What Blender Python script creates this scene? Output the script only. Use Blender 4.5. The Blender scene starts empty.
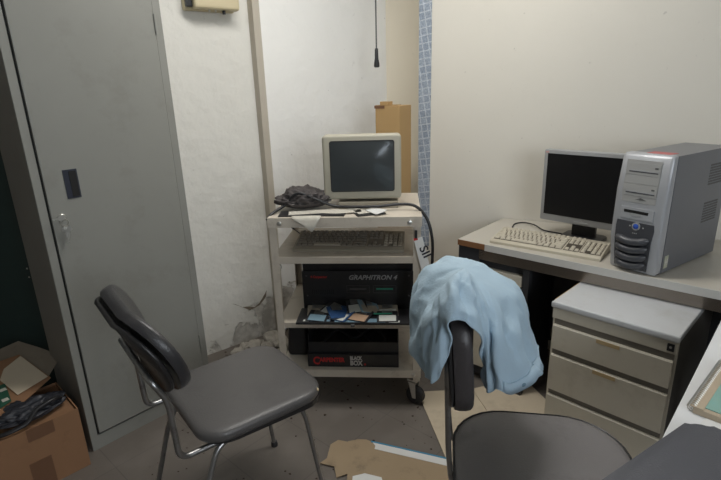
import bpy, bmesh, math, random
from math import sin, cos, pi, radians, sqrt, atan2
from mathutils import Vector, Matrix, noise
random.seed(7)
S = bpy.context.scene
COL = S.collection

# ------------------------------------------------------------------ camera
CAM_H = 1.37
cd = bpy.data.cameras.new('camera'); cam = bpy.data.objects.new('camera', cd); COL.objects.link(cam)
cd.sensor_width = 36.0; cd.lens = 491.0 / 721.0 * 36.0; cd.clip_start = 0.02
P_, R_ = radians(17.3), radians(1.75)
fw = Vector((0, cos(P_), -sin(P_))); rt = Vector((1, 0, 0)); up = rt.cross(fw)
r2 = cos(R_) * rt - sin(R_) * up; u2 = cos(R_) * up + sin(R_) * rt
M = Matrix((r2, u2, -fw)).transposed().to_4x4(); M.translation = Vector((0, 0, CAM_H))
cam.matrix_world = M
S.camera = cam

# ------------------------------------------------------------------ world, lights, exposure
w = bpy.data.worlds.new('world'); S.world = w; w.use_nodes = True
w.node_tree.nodes['Background'].inputs[0].default_value = (0.85, 0.9, 1.0, 1)
w.node_tree.nodes['Background'].inputs[1].default_value = 0.15
def area(name, loc, target, sx, sy, power, colr):
    l = bpy.data.lights.new(name, 'AREA'); l.shape = 'RECTANGLE'; l.size = sx; l.size_y = sy
    l.energy = power; l.color = colr
    o = bpy.data.objects.new(name, l); COL.objects.link(o); o.location = loc
    o.rotation_euler = (Vector(target) - Vector(loc)).to_track_quat('-Z', 'Y').to_euler()
    return o
area('window_daylight', (1.25, -1.38, 1.62), (0.1, 2.6, 1.35), 1.5, 1.15, 32, (0.88, 0.94, 1.0))
area('ceiling_lamp_light', (0.12, 1.75, 2.44), (0.12, 1.75, 0.0), 1.15, 0.30, 24, (1.0, 0.98, 0.94))
S.view_settings.view_transform = 'Standard'; S.view_settings.look = 'None'
S.view_settings.gamma = 1.0; S.view_settings.use_curve_mapping = False
S.view_settings.exposure = 0.0

# ------------------------------------------------------------------ materials
MATS = {}
def mat(name, c, rough=0.6, metal=0.0, var=0.0, vscale=6.0, bump=0.0, bscale=60.0, dirt=None, dirt_amt=0.0,
        dirt_scale=3.0, spec=0.5, coat=0.0, emit=None, estr=0.0):
    m = bpy.data.materials.new(name); m.use_nodes = True; nt = m.node_tree; N = nt.nodes; L = nt.links
    b = N['Principled BSDF']
    b.inputs['Roughness'].default_value = rough; b.inputs['Metallic'].default_value = metal
    b.inputs['Specular IOR Level'].default_value = spec; b.inputs['Coat Weight'].default_value = coat
    col = (*c, 1)
    tc = N.new('ShaderNodeTexCoord')
    last = None
    n = N.new('ShaderNodeTexNoise'); n.inputs['Scale'].default_value = vscale; n.inputs['Detail'].default_value = 6
    L.new(tc.outputs['Object'], n.inputs['Vector'])
    mx = N.new('ShaderNodeMix'); mx.data_type = 'RGBA'
    v = var
    mx.inputs[6].default_value = tuple(max(0, x * (1 - v)) for x in c) + (1,)
    mx.inputs[7].default_value = tuple(min(1, x * (1 + v)) for x in c) + (1,)
    L.new(n.outputs['Fac'], mx.inputs[0]); last = mx.outputs[2]
    if dirt is not None:
        n2 = N.new('ShaderNodeTexNoise'); n2.inputs['Scale'].default_value = dirt_scale; n2.inputs['Detail'].default_value = 10
        n2.inputs['Roughness'].default_value = 0.7
        L.new(tc.outputs['Object'], n2.inputs['Vector'])
        cr = N.new('ShaderNodeValToRGB'); cr.color_ramp.elements[0].position = 0.52; cr.color_ramp.elements[1].position = 0.72
        cr.color_ramp.elements[0].color = (0, 0, 0, 1); cr.color_ramp.elements[1].color = (dirt_amt,) * 3 + (1,)
        L.new(n2.outputs['Fac'], cr.inputs[0])
        m2 = N.new('ShaderNodeMix'); m2.data_type = 'RGBA'; m2.inputs[7].default_value = (*dirt, 1)
        L.new(cr.outputs[0], m2.inputs[0]); L.new(last, m2.inputs[6]); last = m2.outputs[2]
    L.new(last, b.inputs['Base Color'])
    if bump > 0:
        n3 = N.new('ShaderNodeTexNoise'); n3.inputs['Scale'].default_value = bscale; n3.inputs['Detail'].default_value = 4
        L.new(tc.outputs['Object'], n3.inputs['Vector'])
        bp = N.new('ShaderNodeBump'); bp.inputs['Strength'].default_value = bump; bp.inputs['Distance'].default_value = 0.01
        L.new(n3.outputs['Fac'], bp.inputs['Height']); L.new(bp.outputs[0], b.inputs['Normal'])
    if emit:
        b.inputs['Emission Color'].default_value = (*emit, 1); b.inputs['Emission Strength'].default_value = estr
    MATS[name] = m
    return m

def wall_paint(name, c, stain, low_damage):
    """white lime paint: fine scuffs everywhere, flaked grey plaster patches where low_damage > 0 (near the floor)"""
    m = mat(name, c, rough=0.75, var=0.035, vscale=2.2)
    nt = m.node_tree; N = nt.nodes; L = nt.links; b = N['Principled BSDF']
    geo = N.new('ShaderNodeNewGeometry'); sep = N.new('ShaderNodeSeparateXYZ'); L.new(geo.outputs['Position'], sep.inputs[0])
    base = b.inputs['Base Color'].links[0].from_socket
    def noise_ramp(scale, p0, p1, amt, detail=8, rough=0.65, stretch=None, dist=0.0):
        n = N.new('ShaderNodeTexNoise'); n.inputs['Scale'].default_value = scale; n.inputs['Detail'].default_value = detail
        n.inputs['Roughness'].default_value = rough; n.inputs['Distortion'].default_value = dist
        if stretch:
            mp = N.new('ShaderNodeMapping'); mp.inputs['Scale'].default_value = stretch
            L.new(geo.outputs['Position'], mp.inputs[0]); L.new(mp.outputs[0], n.inputs['Vector'])
        else: L.new(geo.outputs['Position'], n.inputs['Vector'])
        cr = N.new('ShaderNodeValToRGB'); e = cr.color_ramp.elements
        e[0].position = p0; e[1].position = p1; e[0].color = (0, 0, 0, 1); e[1].color = (amt,) * 3 + (1,)
        L.new(n.outputs['Fac'], cr.inputs[0]); return cr.outputs[0]
    def over(fac, colr):
        nonlocal base
        m2 = N.new('ShaderNodeMix'); m2.data_type = 'RGBA'; m2.inputs[7].default_value = (*colr, 1)
        L.new(fac, m2.inputs[0]); L.new(base, m2.inputs[6]); base = m2.outputs[2]
    over(noise_ramp(6, 0.58, 0.85, 0.22 * stain), (0.42, 0.40, 0.36))
    over(noise_ramp(38, 0.70, 0.74, 0.75 * stain, detail=3), (0.30, 0.28, 0.25))
    over(noise_ramp(7, 0.72, 0.75, 0.6 * stain, detail=4, stretch=(1.0, 1.0, 0.25), dist=1.5), (0.36, 0.33, 0.30))
    if low_damage > 0:
        mr = N.new('ShaderNodeMapRange'); mr.inputs['From Min'].default_value = 0.42; mr.inputs['From Max'].default_value = 0.0
        L.new(sep.outputs['Z'], mr.inputs['Value'])
        n = N.new('ShaderNodeTexNoise'); n.inputs['Scale'].default_value = 5.5; n.inputs['Detail'].default_value = 9
        n.inputs['Roughness'].default_value = 0.62; n.inputs['Distortion'].default_value = 0.6
        L.new(geo.outputs['Position'], n.inputs['Vector'])
        mu = N.new('ShaderNodeMath'); mu.operation = 'MULTIPLY_ADD'; mu.inputs[1].default_value = 0.30
        L.new(mr.outputs[0], mu.inputs[0]); L.new(n.outputs['Fac'], mu.inputs[2])
        cr = N.new('ShaderNodeValToRGB'); e = cr.color_ramp.elements
        e[0].position = 0.70; e[1].position = 0.73; e[0].color = (0, 0, 0, 1); e[1].color = (low_damage,) * 3 + (1,)
        L.new(mu.outputs[0], cr.inputs[0])
        g = N.new('ShaderNodeTexNoise'); g.inputs['Scale'].default_value = 16; g.inputs['Detail'].default_value = 8
        L.new(geo.outputs['Position'], g.inputs['Vector'])
        gc = N.new('ShaderNodeValToRGB'); gc.color_ramp.elements[0].position = 0.38; gc.color_ramp.elements[1].position = 0.62
        gc.color_ramp.elements[0].color = (0.30, 0.28, 0.245, 1); gc.color_ramp.elements[1].color = (0.66, 0.63, 0.58, 1)
        L.new(g.outputs['Fac'], gc.inputs[0])
        m2 = N.new('ShaderNodeMix'); m2.data_type = 'RGBA'
        L.new(cr.outputs[0], m2.inputs[0]); L.new(base, m2.inputs[6]); L.new(gc.outputs[0], m2.inputs[7]); base = m2.outputs[2]
        # the loose paint stands proud of the bare plaster
        bp = N.new('ShaderNodeBump'); bp.inputs['Strength'].default_value = 0.6; bp.inputs['Distance'].default_value = 0.012
        ad = N.new('ShaderNodeMath'); ad.operation = 'MULTIPLY_ADD'; ad.inputs[1].default_value = -1.2
        rg = N.new('ShaderNodeTexNoise'); rg.noise_type = 'RIDGED_MULTIFRACTAL'; rg.inputs['Scale'].default_value = 2.2; rg.inputs['Detail'].default_value = 3
        L.new(geo.outputs['Position'], rg.inputs['Vector'])
        hr = N.new('ShaderNodeMapRange'); hr.inputs['From Min'].default_value = 1.3; hr.inputs['From Max'].default_value = 0.2; hr.inputs['To Min'].default_value = 0.0; hr.inputs['To Max'].default_value = 0.55
        L.new(sep.outputs['Z'], hr.inputs['Value'])
        rm = N.new('ShaderNodeMath'); rm.operation = 'MULTIPLY'; L.new(rg.outputs['Fac'], rm.inputs[0]); L.new(hr.outputs[0], rm.inputs[1])
        a2 = N.new('ShaderNodeMath'); a2.operation = 'ADD'; L.new(g.outputs['Fac'], a2.inputs[0]); L.new(rm.outputs[0], a2.inputs[1])
        L.new(cr.outputs[0], ad.inputs[0]); L.new(a2.outputs[0], ad.inputs[2])
        L.new(ad.outputs[0], bp.inputs['Height']); L.new(bp.outputs[0], b.inputs['Normal'])
    else:
        n = N.new('ShaderNodeTexNoise'); n.inputs['Scale'].default_value = 7; n.inputs['Detail'].default_value = 5
        L.new(geo.outputs['Position'], n.inputs['Vector'])
        bp = N.new('ShaderNodeBump'); bp.inputs['Strength'].default_value = 0.25; bp.inputs['Distance'].default_value = 0.01
        L.new(n.outputs['Fac'], bp.inputs['Height']); L.new(bp.outputs[0], b.inputs['Normal'])
    L.new(base, b.inputs['Base Color'])
    return m

def floor_tiles():
    m = mat('floor_vinyl', (0.158, 0.137, 0.118), rough=0.55, var=0.10, vscale=3.0)
    nt = m.node_tree; N = nt.nodes; L = nt.links; b = N['Principled BSDF']
    base = b.inputs['Base Color'].links[0].from_socket
    geo = N.new('ShaderNodeNewGeometry')
    mp = N.new('ShaderNodeMapping'); mp.inputs['Rotation'].default_value = (0, 0, radians(-48)); mp.inputs['Location'].default_value = (0.1, 0.06, 0)
    L.new(geo.outputs['Position'], mp.inputs[0])
    br = N.new('ShaderNodeTexBrick'); br.offset = 0.0; br.inputs['Scale'].default_value = 1.0
    br.inputs['Brick Width'].default_value = 0.303; br.inputs['Row Height'].default_value = 0.303
    br.inputs['Mortar Size'].default_value = 0.0022; br.inputs['Mortar Smooth'].default_value = 0.3
    br.inputs['Color1'].default_value = (0, 0, 0, 1); br.inputs['Color2'].default_value = (0.12, 0.12, 0.12, 1); br.inputs['Mortar'].default_value = (1, 1, 1, 1)
    L.new(mp.outputs[0], br.inputs['Vector'])
    m1 = N.new('ShaderNodeMix'); m1.data_type = 'RGBA'; m1.inputs[7].default_value = (0.10, 0.09, 0.08, 1)
    sc = N.new('ShaderNodeMath'); sc.operation = 'MULTIPLY'; sc.inputs[1].default_value = 0.75
    L.new(br.outputs['Color'], sc.inputs[0]); L.new(sc.outputs[0], m1.inputs[0]); L.new(base, m1.inputs[6])
    n = N.new('ShaderNodeTexNoise'); n.inputs['Scale'].default_value = 34; n.inputs['Detail'].default_value = 5; n.inputs['Roughness'].default_value = 0.6
    L.new(geo.outputs['Position'], n.inputs['Vector'])
    cr = N.new('ShaderNodeValToRGB'); cr.color_ramp.elements[0].position = 0.70; cr.color_ramp.elements[1].position = 0.74
    cr.color_ramp.elements[0].color = (0, 0, 0, 1); cr.color_ramp.elements[1].color = (0.8, 0.8, 0.8, 1)
    L.new(n.outputs['Fac'], cr.inputs[0])
    m2 = N.new('ShaderNodeMix'); m2.data_type = 'RGBA'; m2.inputs[7].default_value = (0.07, 0.05, 0.04, 1)
    L.new(cr.outputs[0], m2.inputs[0]); L.new(m1.outputs[2], m2.inputs[6])
    n2 = N.new('ShaderNodeTexNoise'); n2.inputs['Scale'].default_value = 5; n2.inputs['Detail'].default_value = 8
    L.new(geo.outputs['Position'], n2.inputs['Vector'])
    cr2 = N.new('ShaderNodeValToRGB'); cr2.color_ramp.elements[0].position = 0.45; cr2.color_ramp.elements[1].position = 0.75
    cr2.color_ramp.elements[0].color = (0, 0, 0, 1); cr2.color_ramp.elements[1].color = (0.5, 0.5, 0.5, 1)
    L.new(n2.outputs['Fac'], cr2.inputs[0])
    m3 = N.new('ShaderNodeMix'); m3.data_type = 'RGBA'; m3.inputs[7].default_value = (0.24, 0.215, 0.19, 1)
    L.new(cr2.outputs[0], m3.inputs[0]); L.new(m2.outputs[2], m3.inputs[6])
    L.new(m3.outputs[2], b.inputs['Base Color'])
    return m

def strip_pattern():
    m = mat('blue_wallpaper', (0.30, 0.40, 0.55), rough=0.6)
    nt = m.node_tree; N = nt.nodes; L = nt.links; b = N['Principled BSDF']
    tc = N.new('ShaderNodeTexCoord')
    mp = N.new('ShaderNodeMapping'); mp.inputs['Rotation'].default_value = (radians(90), 0, radians(9))
    L.new(tc.outputs['Object'], mp.inputs[0])
    br = N.new('ShaderNodeTexBrick'); br.offset = 0.0; br.inputs['Scale'].default_value = 1.0
    br.inputs['Brick Width'].default_value = 0.033; br.inputs['Row Height'].default_value = 0.036
    br.inputs['Mortar Size'].default_value = 0.0040; br.inputs['Mortar Smooth'].default_value = 0.6
    br.inputs['Color1'].default_value = (0.23, 0.275, 0.34, 1); br.inputs['Color2'].default_value = (0.30, 0.345, 0.41, 1)
    br.inputs['Mortar'].default_value = (0.44, 0.48, 0.53, 1)
    L.new(mp.outputs[0], br.inputs['Vector'])
    n = N.new('ShaderNodeTexNoise'); n.inputs['Scale'].default_value = 130; L.new(tc.outputs['Object'], n.inputs['Vector'])
    mx = N.new('ShaderNodeMix'); mx.data_type = 'RGBA'; mx.blend_type = 'OVERLAY'; mx.inputs[0].default_value = 0.6
    L.new(br.outputs['Color'], mx.inputs[6]); L.new(n.outputs['Fac'], mx.inputs[7]); L.new(mx.outputs[2], b.inputs['Base Color'])
    return m

W1 = wall_paint('white_wall_paint', (0.87, 0.865, 0.835), 0.55, 0.95)
W1B = wall_paint('dimmed_white_wall_paint', (0.76, 0.745, 0.69), 0.6, 0.75)  # darkened copy of the white paint; the left wall's dimness put into colour
W4 = wall_paint('lightened_yellow_wall_paint', (0.86, 0.79, 0.65), 0.4, 0.0)  # yellower cream, lightened in colour since the recess gets little light
W3 = wall_paint('cream_wall_paint', (0.68, 0.65, 0.58), 0.5, 0.0)
WD = mat('dull_wall', (0.40, 0.39, 0.36), 0.8)
FL = floor_tiles()
CEIL = mat('ceiling_paint', (0.7, 0.69, 0.66), 0.8)
BLUE = strip_pattern()
LOCK = mat('locker_steel', (0.275, 0.275, 0.25), 0.45, var=0.05, dirt=(0.16, 0.15, 0.13), dirt_amt=0.35, dirt_scale=4, spec=0.4)
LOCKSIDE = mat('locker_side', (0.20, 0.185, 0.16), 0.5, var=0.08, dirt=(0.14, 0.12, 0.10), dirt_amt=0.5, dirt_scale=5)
BLACK = mat('black_plastic', (0.018, 0.018, 0.02), 0.4)
DARKSLOT = mat('dark_slot', (0.012, 0.012, 0.012), 0.8)
NAVY = mat('handle_plastic', (0.03, 0.034, 0.05), 0.35)
CHROME = mat('chrome_tube', (0.36, 0.36, 0.36), 0.30, metal=0.9, dirt=(0.08, 0.07, 0.06), dirt_amt=0.6, dirt_scale=30)
STEEL = mat('bright_steel', (0.68, 0.67, 0.63), 0.35, metal=0.9)
VINYL = mat('grey_vinyl', (0.105, 0.100, 0.098), 0.36, var=0.12, vscale=4, bump=0.12, bscale=260, dirt=(0.055, 0.053, 0.055), dirt_amt=0.6, dirt_scale=3.5, spec=0.5)
VINYLD = mat('dark_back_vinyl', (0.040, 0.039, 0.042), 0.30, var=0.12, bump=0.12, bscale=260, dirt=(0.10, 0.095, 0.09), dirt_amt=0.5, dirt_scale=6)
VINYLB = mat('sheen_brown_grey_vinyl', (0.25, 0.237, 0.240), 0.40, var=0.12, vscale=4, bump=0.12, bscale=260, dirt=(0.06, 0.055, 0.055), dirt_amt=0.5, dirt_scale=4)  # base colour raised to stand in for daylight sheen on the seat
VINYLK = mat('black_vinyl', (0.022, 0.021, 0.022), 0.35, bump=0.1, bscale=200)
VINYLC = mat('dark_brown_vinyl', (0.050, 0.044, 0.045), 0.38, var=0.12, bump=0.12, bscale=260)
VINYLP = mat('cushion_vinyl', (0.080, 0.083, 0.098), 0.5, var=0.06, bump=0.12, bscale=300)
FOAM = mat('torn_foam', (0.75, 0.60, 0.36), 0.9)
CART = mat('cart_paint', (0.60, 0.54, 0.455), 0.5, var=0.06, dirt=(0.22, 0.17, 0.13), dirt_amt=0.55, dirt_scale=7)
RUBBER = mat('black_rubber', (0.03, 0.03, 0.032), 0.6, dirt=(0.15, 0.13, 0.11), dirt_amt=0.4, dirt_scale=20)
CRTP = mat('crt_beige', (0.42, 0.395, 0.315), 0.5, var=0.05, dirt=(0.28, 0.24, 0.18), dirt_amt=0.25, dirt_scale=8)
CRTG = mat('crt_glass', (0.048, 0.055, 0.058), 0.12, spec=0.6)
KEYB = mat('old_keyboard_shell', (0.33, 0.295, 0.23), 0.6, var=0.06)
KEYD = mat('old_grey_keycap', (0.21, 0.185, 0.15), 0.6)
KEYL = mat('old_light_keycap', (0.38, 0.34, 0.27), 0.6)
KB2 = mat('beige_keyboard_shell', (0.50, 0.455, 0.36), 0.5, var=0.04)
KC2 = mat('beige_keycap', (0.50, 0.455, 0.365), 0.5)
UNITB = mat('unit_black_steel', (0.018, 0.018, 0.020), 0.38, dirt=(0.05, 0.045, 0.04), dirt_amt=0.5, dirt_scale=6)
UNITG = mat('unit_outline', (0.10, 0.10, 0.10), 0.5)
UNITI = mat('unit_slot', (0.006, 0.006, 0.006), 0.6)
GREENP = mat('green_slot_glow_and_card', (0.05, 0.34, 0.22), 0.5)
TXW = mat('grey_print', (0.42, 0.42, 0.42), 0.5)
TXR = mat('red_print', (0.55, 0.03, 0.03), 0.5)
TXB = mat('black_ink', (0.02, 0.02, 0.03), 0.6)
TXG = mat('white_print', (0.55, 0.53, 0.50), 0.5)
PAPER = mat('paper', (0.56, 0.53, 0.46), 0.8, var=0.05, dirt=(0.4, 0.35, 0.28), dirt_amt=0.35, dirt_scale=14)
PAPERW = mat('white_paper', (0.74, 0.74, 0.72), 0.7)
CARDB = mat('cardboard', (0.44, 0.285, 0.125), 0.85, var=0.08, dirt=(0.22, 0.14, 0.08), dirt_amt=0.5, dirt_scale=6)
CARDF = mat('floor_cardboard', (0.36, 0.27, 0.17), 0.85, var=0.10, dirt=(0.10, 0.08, 0.06), dirt_amt=0.7, dirt_scale=7)
CARDD = mat('carton_board', (0.29, 0.155, 0.08), 0.85, var=0.10, dirt=(0.12, 0.07, 0.04), dirt_amt=0.5, dirt_scale=6)
CARDT = mat('carton_tape', (0.17, 0.085, 0.045), 0.5)
CARDL = mat('pale_cardboard', (0.60, 0.51, 0.38), 0.8, var=0.08, dirt=(0.30, 0.24, 0.17), dirt_amt=0.5, dirt_scale=5)
TORN = mat('torn_card', (0.24, 0.20, 0.15), 0.9, var=0.1, dirt=(0.12, 0.09, 0.07), dirt_amt=0.5, dirt_scale=12)
DGREEN = mat('dark_green_paint', (0.012, 0.028, 0.024), 0.5)
GREENPR = mat('green_print', (0.02, 0.09, 0.055), 0.6)
DESKT = mat('desk_top_laminate', (0.50, 0.47, 0.41), 0.35, var=0.05, dirt=(0.40, 0.34, 0.26), dirt_amt=0.45, dirt_scale=4)
DESKE = mat('desk_edge_trim', (0.52, 0.51, 0.48), 0.4)
DESKB = mat('exposed_chipboard', (0.20, 0.09, 0.035), 0.8, var=0.2, vscale=40)
DESKA = mat('desk_apron_metal', (0.30, 0.265, 0.23), 0.22, metal=0.9, var=0.08, vscale=3)
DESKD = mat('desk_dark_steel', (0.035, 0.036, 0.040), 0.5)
DRAW = mat('drawer_metal', (0.60, 0.555, 0.46), 0.45, var=0.03, dirt=(0.2, 0.15, 0.10), dirt_amt=0.25, dirt_scale=7)
DRAWTOP = mat('drawer_top', (0.56, 0.57, 0.58), 0.35, var=0.04, dirt=(0.42, 0.41, 0.38), dirt_amt=0.6, dirt_scale=6)
DRAWHOLD = mat('label_holder', (0.50, 0.37, 0.20), 0.6)
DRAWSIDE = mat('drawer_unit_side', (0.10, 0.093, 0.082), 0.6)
DESK2 = mat('white_desk_laminate', (0.76, 0.77, 0.78), 0.35, var=0.03)
SILV = mat('silver_plastic', (0.40, 0.41, 0.43), 0.38, metal=0.25)
SILD = mat('tower_panel_steel', (0.175, 0.183, 0.208), 0.30, metal=0.45, var=0.03)
SILF = mat('drive_bay_plastic', (0.33, 0.33, 0.32), 0.5)
BAYD = mat('louvre_plastic', (0.055, 0.057, 0.065), 0.35)
BLUEB = mat('blue_button', (0.03, 0.09, 0.42), 0.25, coat=0.5)
LCDB = mat('lcd_bezel', (0.34, 0.345, 0.35), 0.42, metal=0.15)
LCDS = mat('lcd_panel', (0.008, 0.008, 0.009), 0.32, spec=0.35)
TEAL = mat('teal_cover', (0.22, 0.42, 0.38), 0.6, dirt=(0.35, 0.40, 0.30), dirt_amt=0.4, dirt_scale=12)
NBEDGE = mat('worn_paper_edge', (0.45, 0.37, 0.27), 0.85, var=0.15, vscale=30)
SHIRT = mat('light_blue_cotton', (0.40, 0.53, 0.63), 0.85, var=0.05, vscale=5, bump=0.15, bscale=180)
DCLOTH = mat('dark_grey_cloth', (0.075, 0.066, 0.064), 0.9, var=0.2, vscale=14, bump=0.3, bscale=90)
CREAMP = mat('cream_plastic', (0.60, 0.52, 0.34), 0.4)
CORDG = mat('grey_cord', (0.12, 0.12, 0.12), 0.6)
FDK = mat('floppy_black', (0.03, 0.03, 0.034), 0.4)
FDB = mat('floppy_blue', (0.03, 0.08, 0.20), 0.4)
FDC = mat('floppy_beige', (0.42, 0.37, 0.29), 0.45)
FDLB = mat('floppy_light_blue', (0.22, 0.34, 0.42), 0.4)
FDLAB = mat('floppy_label', (0.62, 0.64, 0.60), 0.6, var=0.06)
FDLO = mat('floppy_orange_label', (0.50, 0.33, 0.22), 0.6)
FDM = mat('floppy_shutter', (0.40, 0.40, 0.38), 0.3, metal=0.8)
LBLUE = mat('light_blue_sticker', (0.16, 0.26, 0.33), 0.5)
RUBBLE = mat('plaster_rubble', (0.42, 0.39, 0.34), 0.9, var=0.2, vscale=20)
DEBRIS = mat('dark_debris', (0.05, 0.03, 0.02), 0.9)
TAPEB = mat('blue_tape', (0.04, 0.25, 0.42), 0.5)
LAMPW = mat('lamp_housing', (0.8, 0.8, 0.78), 0.5)
TUBEM = mat('lamp_tube', (0.9, 0.9, 0.88), 0.4, emit=(1.0, 0.97, 0.9), estr=3.0)
GLASSW = mat('window_pane_glass', (0.8, 0.85, 0.9), 0.05)
GLASSW.node_tree.nodes['Principled BSDF'].inputs['Transmission Weight'].default_value = 1.0

# ------------------------------------------------------------------ helpers
def link(name, me, m, parent=None, loc=None, rot=None, smooth=False):
    o = bpy.data.objects.new(name, me); COL.objects.link(o)
    if m is not None:
        for x in (m if isinstance(m, (list, tuple)) else [m]): me.materials.append(x)
    if parent is not None: o.parent = parent
    if loc is not None: o.location = loc
    if rot is not None: o.rotation_euler = rot
    if smooth:
        for p in me.polygons: p.use_smooth = True
    return o
def obj(name, bm, m, parent=None, loc=None, rot=None, smooth=False, autosmooth=None):
    bmesh.ops.recalc_face_normals(bm, faces=bm.faces)
    if autosmooth:
        for f in bm.faces: f.smooth = True
        for e in bm.edges:
            if len(e.link_faces) == 2 and e.calc_face_angle(0) > radians(autosmooth): e.smooth = False
    me = bpy.data.meshes.new(name); bm.to_mesh(me); bm.free()
    return link(name, me, m, parent, loc, rot, smooth)
def empty(name, loc, rz=0.0, label=None, cat=None, group=None):
    o = bpy.data.objects.new(name, None); COL.objects.link(o); o.location = loc; o.rotation_euler = (0, 0, rz)
    o.empty_display_size = 0.05
    return tag(o, label, cat, group)
def tag(o, label=None, cat=None, group=None, kind=None):
    if label: o['label'] = label
    if cat: o['category'] = cat
    if group: o['group'] = group
    if kind: o['kind'] = kind
    return o
def add_box(bm, x0, x1, y0, y1, z0, z1, bev=0.0, seg=2, mi=0):
    v = [bm.verts.new((x, y, z)) for x in (x0, x1) for y in (y0, y1) for z in (z0, z1)]
    F = [(0, 1, 3, 2), (4, 6, 7, 5), (0, 4, 5, 1), (2, 3, 7, 6), (0, 2, 6, 4), (1, 5, 7, 3)]
    fs = [bm.faces.new([v[i] for i in f]) for f in F]
    for f in fs: f.material_index = mi
    if bev > 0:
        es = list({e for f in fs for e in f.edges})
        bmesh.ops.bevel(bm, geom=es, offset=bev, segments=seg, affect='EDGES', profile=0.6)
    return v
def bx(x0, x1, y0, y1, z0, z1, bev=0.0, seg=2):
    bm = bmesh.new(); add_box(bm, x0, x1, y0, y1, z0, z1, bev, seg); return bm
def add_prism(bm, pts, z0, z1, bev=0.0, seg=3, axis='z', mi=0):
    """closed outline pts (2D) extruded; axis z: (x,y)->z ; axis y: (x,z)->y ; axis x: (y,z)->x"""
    def mk(p, h):
        return {'z': (p[0], p[1], h), 'y': (p[0], h, p[1]), 'x': (h, p[0], p[1])}[axis]
    a = [bm.verts.new(mk(p, z0)) for p in pts]; b = [bm.verts.new(mk(p, z1)) for p in pts]
    fa = bm.faces.new(a[::-1]); fb = bm.faces.new(b); n = len(pts)
    side = [bm.faces.new((a[i], a[(i + 1) % n], b[(i + 1) % n], b[i])) for i in range(n)]
    for f in side + [fa, fb]: f.material_index = mi
    if bev > 0:
        bmesh.ops.bevel(bm, geom=list(fb.edges) + list(fa.edges), offset=bev, segments=seg, affect='EDGES', profile=0.5)
def rrect(hx, hy, r, n=6, cx=0, cy=0):
    out = []
    for (sx, sy, a0) in ((1, 1, 0), (-1, 1, 90), (-1, -1, 180), (1, -1, 270)):
        for k in range(n + 1):
            a = radians(a0 + 90 * k / n)
            out.append((cx + sx * (hx - r) + r * cos(a), cy + sy * (hy - r) + r * sin(a)))
    return out
def smooth_path(pts, r=0.04, n=5):
    """polyline with rounded corners"""
    P = [Vector(p) for p in pts]; out = [P[0]]
    for i in range(1, len(P) - 1):
        a, b, c = P[i - 1], P[i], P[i + 1]
        d1 = min(r, (a - b).length * 0.45); d2 = min(r, (c - b).length * 0.45)
        p, q = b + (a - b).normalized() * d1, b + (c - b).normalized() * d2
        for k in range(n + 1):
            t = k / n; out.append((1 - t) ** 2 * p + 2 * t * (1 - t) * b + t * t * q)
    out.append(P[-1]); return out
def catmull(pts, n=6):
    P = [Vector(p) for p in pts]; P = [P[0] * 2 - P[1]] + P + [P[-1] * 2 - P[-2]]; out = []
    for i in range(1, len(P) - 2):
        for k in range(n):
            t = k / n; a, b, c, d = P[i - 1:i + 3]
            out.append(0.5 * ((2 * b) + (c - a) * t + (2 * a - 5 * b + 4 * c - d) * t * t + (3 * b - a - 3 * c + d) * t ** 3))
    out.append(P[-2]); return out
def add_tube(bm, path, r, seg=10, cap=True, sx=1.0):
    path = [Vector(p) for p in path]; rings = []
    t0 = (path[1] - path[0]).normalized(); nrm = t0.orthogonal().normalized()
    if abs(t0.z) < 0.9: nrm = (Vector((0, 0, 1)) - t0 * t0.z).normalized()
    for i, p in enumerate(path):
        t = (path[min(i + 1, len(path) - 1)] - path[max(i - 1, 0)]).normalized()
        nrm = (nrm - t * nrm.dot(t)).normalized(); bn = t.cross(nrm)
        rr = r[i] if isinstance(r, (list, tuple)) else r
        rings.append([bm.verts.new(p + nrm * rr * cos(2 * pi * k / seg) + bn * rr * sx * sin(2 * pi * k / seg)) for k in range(seg)])
    for a, b in zip(rings, rings[1:]):
        for k in range(seg): bm.faces.new((a[k], a[(k + 1) % seg], b[(k + 1) % seg], b[k]))
    if cap: bm.faces.new(rings[0][::-1]); bm.faces.new(rings[-1])
def tube(name, path, r, m, parent=None, seg=10, sx=1.0):
    bm = bmesh.new(); add_tube(bm, path, r, seg, sx=sx); return obj(name, bm, m, parent, autosmooth=50)
def add_lathe(bm, prof, seg=24, mtx=None):
    rings = []
    for (r, z) in prof:
        rings.append([bm.verts.new(((mtx or Matrix()) @ Vector((r * cos(2 * pi * k / seg), r * sin(2 * pi * k / seg), z)))) for k in range(seg)])
    for a, b in zip(rings, rings[1:]):
        for k in range(seg): bm.faces.new((a[k], a[(k + 1) % seg], b[(k + 1) % seg], b[k]))
    bm.faces.new(rings[0][::-1]); bm.faces.new(rings[-1])
def text_obj(name, body, size, m, parent, loc, rot, shear=0.0, bold=0.0, extr=0.0006, sx=1.0, align='LEFT', spacing=1.0):
    c = bpy.data.curves.new(name, 'FONT'); c.body = body; c.size = size; c.shear = shear; c.offset = bold
    c.extrude = extr; c.align_x = align; c.space_character = spacing; c.resolution_u = 3; c.space_line = 0.86
    t = bpy.data.objects.new(name, c); COL.objects.link(t)
    dg = bpy.context.evaluated_depsgraph_get(); dg.update()
    me = bpy.data.meshes.new_from_object(t.evaluated_get(dg))
    bpy.data.objects.remove(t)
    for v in me.vertices: v.co.x *= sx
    me.materials.clear()
    return link(name, me, m, parent, loc, rot)
def copy_tree(o, parent=None):
    c = o.copy(); COL.objects.link(c)
    if parent is not None: c.parent = parent
    for ch in [x for x in KIDS.get(o.name, [])]: copy_tree(ch, c)
    return c
KIDS = {}
def dir2(deg): return Vector((cos(radians(deg)), sin(radians(deg)), 0))

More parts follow.
